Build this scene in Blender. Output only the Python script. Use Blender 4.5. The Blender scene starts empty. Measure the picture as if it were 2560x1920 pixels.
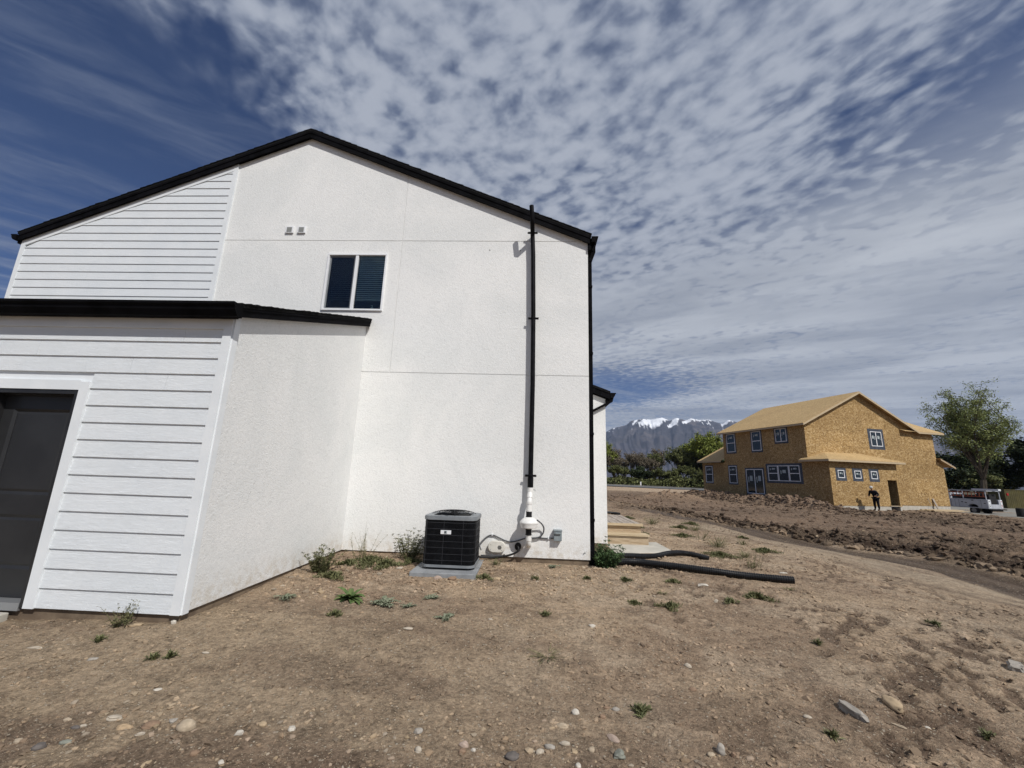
import bpy, math, random
import numpy as np
from mathutils import Matrix, Vector
R = math.radians
random.seed(7)
scene = bpy.context.scene

# ---------------------------------------------------------------- camera
cam_d = bpy.data.cameras.new('camera'); cam = bpy.data.objects.new('camera', cam_d)
scene.collection.objects.link(cam); scene.camera = cam
pitch, roll, yaw, CH = 0.21413, 0.03238, -0.05075, 1.3765
_f0 = Vector((math.sin(yaw), math.cos(yaw), 0)); _r0 = Vector((math.cos(yaw), -math.sin(yaw), 0))
_fw = _f0*math.cos(pitch) + Vector((0, 0, math.sin(pitch)))
_up = Vector((0, 0, math.cos(pitch))) - _f0*math.sin(pitch)
_ri = _r0*math.cos(roll) + _up*math.sin(roll); _u2 = _up*math.cos(roll) - _r0*math.sin(roll)
cam.matrix_world = Matrix(((_ri.x, _u2.x, -_fw.x, 0), (_ri.y, _u2.y, -_fw.y, 0), (_ri.z, _u2.z, -_fw.z, CH), (0, 0, 0, 1)))
cam_d.sensor_width = 36; cam_d.lens = 1032.24/2560*36
cam_d.clip_start = 0.05; cam_d.clip_end = 60000

# ---------------------------------------------------------------- light
SUN = Vector((0.75, -1.0, 1.34)).normalized()
sun_d = bpy.data.lights.new('sun', 'SUN'); sun = bpy.data.objects.new('sun', sun_d)
scene.collection.objects.link(sun)
sun_d.energy = 4.0; sun_d.angle = R(0.53); sun_d.color = (1.0, 0.965, 0.915)
sun.rotation_euler = SUN.to_track_quat('Z', 'Y').to_euler()
scene.view_settings.view_transform = 'Standard'; scene.view_settings.look = 'None'
scene.view_settings.exposure = 0.0; scene.view_settings.gamma = 1
try:
    scene.cycles.volume_bounces = 0; scene.cycles.max_bounces = 8
    scene.cycles.transparent_max_bounces = 16
except Exception: pass

# ---------------------------------------------------------------- shader node helper
class NT:
    def __init__(s, tree): s.t = tree; s.n = tree.nodes; s.l = tree.links
    def new(s, typ, **kw):
        nd = s.n.new(typ)
        for k, v in kw.items(): setattr(nd, k, v)
        return nd
    def put(s, sock, v):
        if isinstance(v, bpy.types.NodeSocket): s.l.new(v, sock)
        elif v is not None:
            if isinstance(v, (tuple, list)) and len(v) == 3 and sock.type == 'RGBA': v = (*v, 1)
            sock.default_value = v
    def m(s, op, a, b=None, c=None, clamp=False):
        nd = s.new('ShaderNodeMath', operation=op); nd.use_clamp = clamp
        s.put(nd.inputs[0], a)
        if b is not None: s.put(nd.inputs[1], b)
        if c is not None: s.put(nd.inputs[2], c)
        return nd.outputs[0]
    def vm(s, op, a, b=None, scale=None):
        nd = s.new('ShaderNodeVectorMath', operation=op); s.put(nd.inputs[0], a)
        if b is not None: s.put(nd.inputs[1], b)
        if scale is not None: s.put(nd.inputs['Scale'], scale)
        return nd.outputs['Value'] if op in ('DISTANCE', 'LENGTH', 'DOT_PRODUCT') else nd.outputs[0]
    def noise(s, vec, scale, detail=4, rough=.5, dist=0.0, out=0):
        nd = s.new('ShaderNodeTexNoise'); s.put(nd.inputs['Vector'], vec)
        nd.inputs['Scale'].default_value = scale; nd.inputs['Detail'].default_value = detail
        nd.inputs['Roughness'].default_value = rough; nd.inputs['Distortion'].default_value = dist
        return nd.outputs[out]
    def vor(s, vec, scale, out='Color', feature='F1', rnd=1.0):
        nd = s.new('ShaderNodeTexVoronoi', feature=feature); s.put(nd.inputs['Vector'], vec)
        nd.inputs['Scale'].default_value = scale; nd.inputs['Randomness'].default_value = rnd
        return nd.outputs[out]
    def ss(s, x, a, b, lo=0.0, hi=1.0):
        nd = s.new('ShaderNodeMapRange', interpolation_type='SMOOTHSTEP')
        s.put(nd.inputs['Value'], x)
        for k, v in (('From Min', a), ('From Max', b), ('To Min', lo), ('To Max', hi)): s.put(nd.inputs[k], v)
        return nd.outputs[0]
    def mix(s, f, a, b, typ='RGBA', blend='MIX'):
        nd = s.new('ShaderNodeMix', data_type=typ)
        if typ == 'RGBA': nd.blend_type = blend; i = (0, 6, 7); o = 2
        else: i = (0, 2, 3); o = 0
        s.put(nd.inputs[i[0]], f); s.put(nd.inputs[i[1]], a); s.put(nd.inputs[i[2]], b)
        return nd.outputs[o]
    def mapping(s, vec, loc=(0, 0, 0), rot=(0, 0, 0), sc=(1, 1, 1)):
        nd = s.new('ShaderNodeMapping'); s.put(nd.inputs[0], vec)
        nd.inputs['Location'].default_value = loc; nd.inputs['Rotation'].default_value = rot
        nd.inputs['Scale'].default_value = sc
        return nd.outputs[0]
    def rs(s, vec, deg, sc):
        return s.mapping(s.mapping(vec, rot=(0, 0, R(deg))), sc=sc)
    def comb(s, x, y, z=0.0):
        nd = s.new('ShaderNodeCombineXYZ'); s.put(nd.inputs[0], x); s.put(nd.inputs[1], y); s.put(nd.inputs[2], z); return nd.outputs[0]
    def sep(s, v):
        nd = s.new('ShaderNodeSeparateXYZ'); s.put(nd.inputs[0], v); return nd.outputs

# ---------------------------------------------------------------- sky
world = bpy.data.worlds.new('World'); scene.world = world; world.use_nodes = True
w = NT(world.node_tree); w.n.clear()
out = w.new('ShaderNodeOutputWorld'); bg = w.new('ShaderNodeBackground')
sky = w.new('ShaderNodeTexSky', sky_type='NISHITA')
sky.sun_disc = False; sky.sun_elevation = math.asin(SUN.z); sky.sun_rotation = math.atan2(SUN.x, SUN.y)
sky.altitude = 1500; sky.air_density = 1.0; sky.dust_density = 0.35; sky.ozone_density = 2.2
tc = w.new('ShaderNodeTexCoord').outputs['Generated']
sx, sy, sz = w.sep(tc)
zz = w.m('MAXIMUM', w.m('ADD', sz, 0.012), 0.02)
px = w.m('DIVIDE', sx, zz); py = w.m('DIVIDE', sy, zz)
pv = w.comb(px, py)
def blob(cx, cy, rx, ry, rot=0.0, soft=0.5):
    v = w.mapping(w.vm('SUBTRACT', pv, (cx, cy, 0)), rot=(0, 0, -rot))
    v = w.vm('DIVIDE', v, (rx, ry, 1))
    return w.ss(w.vm('LENGTH', v), 1.0+soft, 1.0-soft)
warp = w.noise(pv, 3.4, 4, .5, out=1)
warpo = w.vm('SUBTRACT', warp, (0.5, 0.5, 0.5))
pw = w.vm('ADD', pv, w.vm('SCALE', warpo, scale=0.085))
# cloudlets and ripple rows
cells = w.noise(w.rs(pw, 35, (.9, 1.1, 1)), 15.5, 3.2, .44, .12)
ripv = w.rs(pw, 52, (0.72, 1.15, 1))
rip = w.noise(ripv, 17, 3.4, .46, .12)
ripm = blob(.72, .90, .36, .42, 0, .6)
big = w.noise(pv, 2.6, 3, .55, .3)
fine = w.noise(pw, 34, 4, .6)
field = w.mix(ripm, cells, rip, 'FLOAT')
vq = w.vm('ADD', pw, w.vm('SCALE', w.vm('SUBTRACT', w.noise(pv, 21, 2, .5, out=1), (.5, .5, .5)), scale=.035))
puff = w.vor(w.rs(vq, 40, (.85, 1.15, 1)), 17, 'Distance', 'SMOOTH_F1', .85)
field = w.m('ADD', w.m('MULTIPLY', field, .72), w.m('MULTIPLY', w.m('SUBTRACT', .98, puff), .30))
field = w.m('ADD', field, w.m('MULTIPLY', w.m('SUBTRACT', fine, .5), .13))
field = w.m('ADD', field, w.m('MULTIPLY', w.m('SUBTRACT', big, .5), .38))
# coverage: thin to the left, gap to the upper right, veil low on the right
xw = w.m('ADD', px, w.m('MULTIPLY', w.m('SUBTRACT', big, .5), .5))
cov_left = w.ss(xw, -1.0, -.45)
gap = w.m('MAXIMUM', blob(1.12, .93, .17, .36, R(-38), .75), w.m('MULTIPLY', blob(.92, 1.02, .13, .26, R(-30), .8), .6))
gap2 = w.m('MAXIMUM', blob(.85, 4.6, .95, 1.1, 0, .6), w.m('MULTIPLY', blob(1.2, 6.8, 1.7, 2.6, 0, .6), .35))
cov = w.m('MULTIPLY', cov_left, w.m('SUBTRACT', 1.0, w.m('MULTIPLY', gap, .72)))
cov = w.m('MULTIPLY', cov, w.m('SUBTRACT', 1.0, w.m('MULTIPLY', gap2, .8)))
thr = w.m('SUBTRACT', .60, w.m('MULTIPLY', cov, .31))
dens = w.ss(w.m('SUBTRACT', field, thr), -.17, .25)
dens = w.m('MULTIPLY', dens, w.ss(cov, 0.0, .5))
# smoother veil further out (low in the view, to the right)
veiln = w.noise(w.rs(pw, 35, (.45, 1.1, 1)), 2.4, 6, .60, .3)
dist = w.vm('LENGTH', pv)
veil = w.m('MULTIPLY', w.ss(w.m('ADD', dist, w.m('MULTIPLY', px, .45)), 1.55, 2.35), w.ss(px, -.9, .1))
veil = w.m('MULTIPLY', veil, w.m('SUBTRACT', 1.0, w.m('MULTIPLY', gap2, .95)))
veil = w.m('MULTIPLY', veil, w.ss(veiln, .25, .62, .5, 1.0))
# faint wisps over the blue on the left
wisp = w.noise(w.rs(pw, -38, (.6, 2.2, 1)), 2.2, 6, .62, .5)
wisp = w.m('MULTIPLY', w.ss(wisp, .40, .78), .42)
dens = w.m('MAXIMUM', w.m('MULTIPLY', dens, .93), w.m('MULTIPLY', veil, .92))
dens = w.m('MAXIMUM', dens, wisp)
above = w.ss(sz, -.01, .03)
dens = w.m('MULTIPLY', dens, above)
skyc = w.mix(1.0, sky.outputs[0], (.66, .86, 1.26), blend='MULTIPLY')
skyc = w.vm('SCALE', skyc, scale=0.043)
shade = w.ss(w.m('SUBTRACT', field, thr), 0.02, .40)
cloudc = w.mix(shade, (.205, .245, .335), (.43, .465, .54))
veilc = w.mix(w.ss(w.noise(w.rs(pw, 30, (.4, 1, 1)), 1.3, 5, .55), .35, .65), (.34, .37, .43), (.545, .575, .625))
cloudc = w.mix(w.ss(w.m('ADD', dist, w.m('MULTIPLY', px, .3)), 1.5, 2.6), cloudc, veilc)
final = w.mix(dens, skyc, cloudc)
w.l.new(final, bg.inputs['Color']); bg.inputs['Strength'].default_value = 1.0
w.l.new(bg.outputs[0], out.inputs['Surface'])

# ---------------------------------------------------------------- materials
def mat(name, base=(.5, .5, .5), rough=.8, spec=.3, metal=0.0, fn=None, obj=True):
    m = bpy.data.materials.new(name); m.use_nodes = True
    t = NT(m.node_tree); b = t.n['Principled BSDF']
    b.inputs['Base Color'].default_value = (*base, 1); b.inputs['Roughness'].default_value = rough
    b.inputs['Specular IOR Level'].default_value = spec; b.inputs['Metallic'].default_value = metal
    if fn: fn(t, b, t.new('ShaderNodeTexCoord').outputs['Object'])
    return m
def bump(t, b, h, strength, dist):
    nd = t.new('ShaderNodeBump'); nd.inputs['Strength'].default_value = strength
    nd.inputs['Distance'].default_value = dist; t.put(nd.inputs['Height'], h)
    t.l.new(nd.outputs[0], b.inputs['Normal'])
def vary(t, b, o, c1, c2, scale, detail=5, lo=.35, hi=.65, rough=.55):
    t.l.new(t.mix(t.ss(t.noise(o, scale, detail, rough), lo, hi), c1, c2), b.inputs['Base Color'])
def f_stucco(t, b, o):
    n1 = t.noise(o, .9, 5, .6); n2 = t.noise(o, 26, 4, .6, 1.2); n3 = t.noise(o, 75, 3, .6, .8)
    c = t.mix(t.ss(t.noise(o, .55, 6, .68, .8), .34, .66), (.745, .755, .745), (.82, .82, .805))
    c = t.mix(t.ss(t.m('ADD', t.m('MULTIPLY', n2, .6), t.m('MULTIPLY', n3, .4)), .36, .55), t.vm('SCALE', c, scale=.90), c)
    sz_ = t.sep(o)[2]
    dirt = t.m('MULTIPLY', t.ss(sz_, .38, -.02), t.ss(t.noise(o, 9, 6, .7), .38, .66))
    c = t.mix(t.m('MULTIPLY', dirt, .62), c, (.50, .43, .33))
    t.l.new(c, b.inputs['Base Color'])
    h = t.m('ADD', t.m('MULTIPLY', n2, 1.0), t.m('MULTIPLY', n3, .55))
    bump(t, b, h, .7, .008)
M = {}
M['stucco'] = mat('stucco', rough=.9, spec=.15, fn=f_stucco)
def f_siding(t, b, o):
    v = t.mapping(o, sc=(1.6, 1, 17)); n = t.noise(v, 3.2, 3, .5, 1.6)
    wv = t.m('SINE', t.m('MULTIPLY', n, 46)); n2 = t.noise(t.mapping(o, sc=(6, 1, 90)), 4, 3, .5)
    c = t.mix(t.ss(t.noise(o, 2.2, 4, .55), .3, .7), (.71, .745, .77), (.75, .78, .80))
    c = t.mix(t.m('MULTIPLY', t.ss(wv, -.2, -1.0), .12), c, (.5, .52, .54))
    t.l.new(c, b.inputs['Base Color'])
    bump(t, b, t.m('ADD', t.m('MULTIPLY', wv, .5), t.m('MULTIPLY', n2, .6)), .5, .0025)
M['siding'] = mat('painted_siding', rough=.55, spec=.3, fn=f_siding)
def f_trim(t, b, o):
    n2 = t.noise(t.mapping(o, sc=(60, 60, 5)), 2, 3, .5)
    vary(t, b, o, (.71, .74, .76), (.76, .785, .80), 3)
    bump(t, b, n2, .25, .002)
M['trim'] = mat('painted_trim', rough=.55, fn=f_trim)
M['vinyl'] = mat('white_vinyl', (.80, .81, .83), .38, .45, fn=lambda t, b, o: vary(t, b, o, (.76, .77, .79), (.81, .82, .83), 9))
M['pvc'] = mat('white_pvc', rough=.35, spec=.5, fn=lambda t, b, o: vary(t, b, o, (.70, .69, .66), (.78, .775, .75), 6))
def f_black(t, b, o):
    vary(t, b, o, (.0035, .0035, .004), (.007, .007, .0085), 4); bump(t, b, t.noise(o, 60, 3), .12, .002)
M['black'] = mat('black_painted_metal', rough=.7, spec=.03, fn=f_black)
M['pipeblack'] = mat('black_pipe_paint', rough=.5, spec=.08, fn=lambda t, b, o: vary(t, b, o, (.004, .004, .005), (.009, .009, .011), 8))
def f_shing(t, b, o):
    n = t.noise(o, 55, 3, .6); vary(t, b, o, (.005, .005, .005), (.014, .014, .014), 30, 3); bump(t, b, n, .5, .004)
M['shingle'] = mat('asphalt_shingle', rough=.95, spec=.1, fn=f_shing)
M['doorgrey'] = mat('dark_grey_door_paint', rough=.42, spec=.35, fn=lambda t, b, o: (vary(t, b, o, (.020, .0205, .022), (.026, .0265, .028), 2.5), bump(t, b, t.noise(t.mapping(o, sc=(30, 30, 3)), 2, 3), .15, .0015)))
M['doorframe'] = mat('door_jamb_paint', rough=.4, spec=.35, fn=lambda t, b, o: vary(t, b, o, (.016, .016, .017), (.024, .024, .025), 5))
def f_conc(t, b, o):
    n = t.noise(o, 40, 4, .6); t.l.new(t.mix(t.ss(t.noise(o, 3, 5, .6), .3, .7), (.40, .38, .33), (.52, .49, .43)), b.inputs['Base Color']); bump(t, b, n, .4, .003)
M['concrete'] = mat('concrete', rough=.9, spec=.15, fn=f_conc)
M['found'] = mat('soil_stained_foundation', rough=.95, spec=.1, fn=lambda t, b, o: (vary(t, b, o, (.14, .105, .075), (.22, .17, .12), 5), bump(t, b, t.noise(o, 30, 4), .5, .004)))
M['metal'] = mat('zinc_metal', (.35, .36, .37), .45, .5, .6)
def f_osb(t, b, o):
    d = t.vm('ADD', o, t.vm('SCALE', t.vm('SUBTRACT', t.noise(o, 3, 2, .5, out=1), (.5, .5, .5)), scale=.5))
    cols = []
    for i, (rt, s) in enumerate((((.3, .5, .4), 8.0), ((.9, -.7, 1.3), 6.5), ((-.6, 1.1, 2.3), 10.0))):
        v = t.mapping(d, rot=rt, sc=(1, 2.6, 2.6)); cols.append(t.sep(t.vor(v, s))[0])
    k = t.m('ADD', t.m('MULTIPLY', cols[0], .40), t.m('ADD', t.m('MULTIPLY', cols[1], .35), t.m('MULTIPLY', cols[2], .25)))
    k = t.m('ADD', k, t.m('MULTIPLY', t.m('SUBTRACT', t.noise(o, 22, 3, .6), .5), .35))
    cr = t.new('ShaderNodeValToRGB'); t.l.new(k, cr.inputs[0])
    e = cr.color_ramp.elements; e[0].position = .20; e[0].color = (.22, .145, .065, 1); e[1].position = .80; e[1].color = (.66, .51, .29, 1)
    x = e.new(.42); x.color = (.36, .235, .098, 1); x = e.new(.60); x.color = (.48, .33, .145, 1)
    c = t.mix(t.m('MULTIPLY', t.ss(t.noise(o, .35, 4, .6), .4, .7), .22), cr.outputs[0], (.24, .15, .07))
    ox, oy, oz = t.sep(o); hx = t.m('DIVIDE', t.m('ADD', ox, oy), 2.44); hz_ = t.m('DIVIDE', t.m('ADD', oz, .18), 1.22)
    fx_ = t.m('FRACT', t.m('ADD', hx, t.m('MULTIPLY', t.m('FRACT', t.m('MULTIPLY', t.m('FLOOR', hz_), .5)), 1.0))); fz_ = t.m('FRACT', hz_)
    ln = t.m('MAXIMUM', t.m('LESS_THAN', fx_, .006), t.m('LESS_THAN', fz_, .012))
    wn_ = t.new('ShaderNodeTexWhiteNoise'); t.l.new(t.comb(t.m('FLOOR', t.m('ADD', hx, t.m('MULTIPLY', t.m('FLOOR', hz_), .5))), t.m('FLOOR', hz_)), wn_.inputs[0])
    c = t.vm('MULTIPLY', t.vm('SCALE', c, scale=t.m('ADD', .80, t.m('MULTIPLY', wn_.outputs[0], .17))), (1.0, .96, .92))
    c = t.mix(t.m('MULTIPLY', ln, .45), c, (.10, .06, .03))
    t.l.new(c, b.inputs['Base Color']); bump(t, b, k, .3, .01)
M['osb'] = mat('strand_board', rough=.8, spec=.2, fn=f_osb)
def f_osbr(t, b, o):
    f_osb(t, b, o)
    l = b.inputs['Base Color'].links[0].from_socket
    t.l.new(t.mix(.45, l, (.56, .41, .22)), b.inputs['Base Color'])
M['osbroof'] = mat('strand_board_roof', rough=.85, spec=.15, fn=f_osbr)
def f_wood(t, b, o):
    n = t.noise(t.mapping(o, sc=(1.2, 9, 30)), 2, 4, .55, .6); t.l.new(t.mix(t.ss(n, .3, .7), (.42, .325, .20), (.56, .455, .31)), b.inputs['Base Color']); bump(t, b, n, .2, .003)
M['lumber'] = mat('fresh_lumber', rough=.7, spec=.2, fn=f_wood)
def f_deck(t, b, o):
    n = t.noise(t.mapping(o, sc=(12, 1.0, 12)), 2.5, 5, .6, .5); t.l.new(t.mix(t.ss(n, .3, .7), (.27, .225, .19), (.42, .375, .325)), b.inputs['Base Color']); bump(t, b, n, .2, .003)
M['deck'] = mat('weathered_deck_wood', rough=.8, spec=.2, fn=f_deck)
M['step'] = mat('step_wood', rough=.75, spec=.2, fn=lambda t, b, o: vary(t, b, t.mapping(o, sc=(1.5, 8, 14)), (.34, .25, .16), (.48, .38, .26), 3))
def f_tape(t, b, o):
    vary(t, b, o, (.040, .048, .066), (.075, .088, .112), 5)
M['tape'] = mat('window_flashing_tape', rough=.5, spec=.3, fn=f_tape)
M['glassdark'] = mat('dark_window_glass', (.012, .02, .028), .06, .6)
M['sticker'] = mat('paper_sticker', (.42, .47, .47), .7)
def glass_mat(name, tint, gl=.10):
    m = bpy.data.materials.new(name); m.use_nodes = True; t = NT(m.node_tree); t.n.clear()
    o = t.new('ShaderNodeOutputMaterial'); tr = t.new('ShaderNodeBsdfTransparent'); g = t.new('ShaderNodeBsdfGlossy')
    tr.inputs[0].default_value = (*tint, 1); g.inputs['Roughness'].default_value = .02
    lw = t.new('ShaderNodeFresnel'); lw.inputs[0].default_value = 1.5
    mx = t.new('ShaderNodeMixShader'); t.l.new(lw.outputs[0], mx.inputs[0])
    t.l.new(tr.outputs[0], mx.inputs[1]); t.l.new(g.outputs[0], mx.inputs[2]); t.l.new(mx.outputs[0], o.inputs[0]); return m
M['glass'] = glass_mat('tinted_glass', (.72, .82, .86))
M['screen'] = glass_mat('insect_screen', (.62, .62, .62), 0)
M['blind'] = mat('blind_slat', rough=.6, fn=lambda t, b, o: vary(t, b, o, (.60, .62, .60), (.66, .67, .65), 3))
M['room'] = mat('unlit_room_dark', (.05, .07, .11), .9)  # dark blue puts the gloom of unlit rooms into the colour
M['acblack'] = mat('louvre_black', rough=.5, spec=.15, fn=lambda t, b, o: vary(t, b, o, (.005, .0055, .007), (.010, .011, .013), 12))
M['acgrey'] = mat('cabinet_grey', rough=.45, spec=.4, fn=lambda t, b, o: vary(t, b, o, (.17, .185, .20), (.22, .235, .25), 4))
M['padgrey'] = mat('plastic_pad_grey', rough=.8, spec=.2, fn=lambda t, b, o: (vary(t, b, o, (.20, .21, .22), (.27, .28, .29), 6), bump(t, b, t.noise(o, 60, 3), .3, .002)))
M['wirelt'] = mat('seam_wire', (.05, .052, .06), .5)
M['cable'] = mat('grey_cable', (.085, .088, .095), .5)
M['blackrub'] = mat('black_rubber', (.012, .012, .013), .5)
M['boxgrey'] = mat('weatherproof_box_grey', rough=.5, spec=.4, fn=lambda t, b, o: vary(t, b, o, (.20, .235, .25), (.25, .285, .30), 8))
M['white'] = mat('white_plate', (.72, .74, .76), .4)
M['capwhite'] = mat('ivory_plastic', rough=.45, spec=.4, fn=lambda t, b, o: vary(t, b, o, (.62, .60, .54), (.70, .68, .62), 8))
M['darkhole'] = mat('vent_opening', (.01, .01, .01), .9)
M['ventgrey'] = mat('vent_grille', (.30, .31, .30), .7)
def f_corr(t, b, o):
    vary(t, b, o, (.005, .005, .0055), (.010, .010, .011), 5)
M['corr'] = mat('black_polyethylene', rough=.35, spec=.3, fn=f_corr)
M['truck'] = mat('truck_white_paint', rough=.3, spec=.5, fn=lambda t, b, o: vary(t, b, o, (.40, .42, .46), (.48, .50, .54), 2))
M['tyre'] = mat('tyre_rubber', (.015, .015, .016), .8)
M['rim'] = mat('wheel_rim', (.20, .21, .22), .35, .5, .8)
M['tred'] = mat('tail_light_red', (.30, .01, .01), .2)
M['ladder'] = mat('fibreglass_ladder', (.26, .07, .035), .5)
M['contain'] = mat('olive_container_paint', rough=.6, fn=lambda t, b, o: vary(t, b, o, (.050, .044, .014), (.075, .066, .022), 1.2))
M['navy'] = mat('dark_work_clothes', rough=.9, spec=.1, fn=lambda t, b, o: vary(t, b, o, (.012, .014, .022), (.022, .024, .034), 9))
M['jeans'] = mat('dark_trousers', rough=.9, spec=.1, fn=lambda t, b, o: vary(t, b, o, (.010, .011, .016), (.019, .021, .028), 9))
M['skin'] = mat('skin', (.34, .19, .125), .6)
M['capgrey'] = mat('pale_cap', (.55, .55, .52), .8)
M['boot'] = mat('boot_leather', (.03, .02, .014), .7)
def f_asph(t, b, o):
    vary(t, b, o, (.12, .125, .13), (.17, .17, .17), .6)
M['asphalt'] = mat('asphalt_road', rough=.9, spec=.15, fn=f_asph)
M['pave'] = mat('pale_pavement', rough=.9, spec=.15, fn=lambda t, b, o: vary(t, b, o, (.20, .19, .17), (.27, .26, .23), .8))
def f_bark(t, b, o):
    vary(t, b, t.mapping(o, sc=(4, 4, 1)), (.055, .045, .035), (.12, .10, .075), 1.5)
M['bark'] = mat('bark', rough=.95, spec=.1, fn=f_bark)
def leafmat(name, c1, c2, sc=1.0, tr=.25):
    def f(t, b, o):
        n = t.m('ADD', t.m('MULTIPLY', t.noise(o, sc, 3, .6), .6), t.m('MULTIPLY', t.noise(o, sc*9, 2, .5), .4))
        t.l.new(t.mix(t.ss(n, .35, .65), c1, c2), b.inputs['Base Color'])
        b.inputs['Subsurface Weight'].default_value = 0.0
    return mat(name, rough=.65, spec=.2, fn=f)
M['leafspring'] = leafmat('spring_leaves', (.13, .155, .05), (.30, .34, .12), .6)
M['leafyel'] = leafmat('yellow_green_leaves', (.10, .13, .026), (.235, .26, .055), .35)
M['leafdark'] = leafmat('dark_leaves', (.018, .028, .012), (.045, .06, .022), .3)
M['leafdull'] = leafmat('dull_leaves', (.07, .082, .030), (.175, .185, .07), .3)
M['leafbrown'] = leafmat('bare_brown_twigs', (.11, .092, .062), (.21, .175, .125), .3)
M['weed'] = leafmat('weed_leaves', (.07, .078, .034), (.185, .185, .085), 16)
M['weeddull'] = leafmat('dry_weed_leaves', (.10, .10, .045), (.21, .19, .095), 9)
M['thistle'] = leafmat('thistle_leaves', (.10, .12, .07), (.24, .255, .18), 26)
M['rosette'] = leafmat('rosette_leaves', (.045, .08, .025), (.13, .175, .06), 20)
M['fern'] = leafmat('feathery_leaves', (.035, .07, .028), (.10, .155, .06), 14)
M['stem'] = mat('weed_stem', (.13, .13, .06), .8)
def attr_mat(name, rough=.92, fn=None):
    def f(t, b, o):
        a = t.new('ShaderNodeAttribute'); a.attribute_name = 'col'
        c = a.outputs['Color']
        if fn: c = fn(t, b, o, a, c)
        t.l.new(c, b.inputs['Base Color'])
    return mat(name, rough=rough, spec=.15, fn=f)
def f_ground(t, b, o, a, c):
    n1 = t.noise(o, 5.0, 6, .65); n2 = t.noise(o, 38, 5, .7); n3 = t.noise(o, 150, 3, .7)
    n15 = t.noise(o, 14, 5, .7, .3)
    k = t.m('ADD', t.ss(n1, .34, .66, -.16, .16), t.m('ADD', t.ss(n15, .36, .64, -.20, .20), t.ss(n2, .36, .64, -.24, .24)))
    c = t.vm('SCALE', c, scale=t.m('ADD', 1.0, k))
    v = t.sep(t.vor(o, 95))[0]; v2 = t.vor(o, 95, 'Distance')
    grit = t.m('MULTIPLY', t.ss(v, .70, .90), t.ss(v2, .48, .28))
    c = t.mix(t.m('MULTIPLY', grit, .85), c, (.55, .455, .335))
    v = t.sep(t.vor(o, 41))[1]; v2 = t.vor(o, 41, 'Distance')
    grit2 = t.m('MULTIPLY', t.ss(v, .86, .93), t.ss(v2, .40, .28))
    c = t.mix(t.m('MULTIPLY', grit2, .85), c, (.58, .50, .39))
    dk = t.ss(n3, .44, .30); c = t.mix(t.m('MULTIPLY', dk, .6), c, (.09, .065, .045))
    h = t.m('ADD', t.m('ADD', t.m('MULTIPLY', n2, 1.0), t.m('MULTIPLY', n3, .45)), t.m('ADD', t.m('MULTIPLY', grit, .25), t.m('MULTIPLY', grit2, .5)))
    bump(t, b, t.m('ADD', h, t.m('MULTIPLY', n15, .8)), 1.0, .030)
    b.inputs['Specular IOR Level'].default_value = .12
    t.put(b.inputs['Roughness'], t.ss(a.outputs['Alpha'], 0, 1, .97, .38))
    return c
M['ground'] = attr_mat('bare_earth', .95, f_ground)
def f_stone(t, b, o, a, c):
    n = t.noise(o, 30, 4, .6)
    bump(t, b, n, .35, .004)
    return t.vm('SCALE', c, scale=t.m('ADD', .72, t.m('MULTIPLY', n, .5)))
M['stone'] = attr_mat('stone', .85, f_stone)
M['gravel'] = attr_mat('gravel_stones', .9)
def f_mtn(t, b, o, a, c):
    n = t.noise(o, .004, 7, .65)
    return t.vm('SCALE', c, scale=t.m('ADD', .65, t.m('MULTIPLY', n, .7)))
M['mountain'] = attr_mat('mountain_rock_and_snow', .95, f_mtn)

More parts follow.
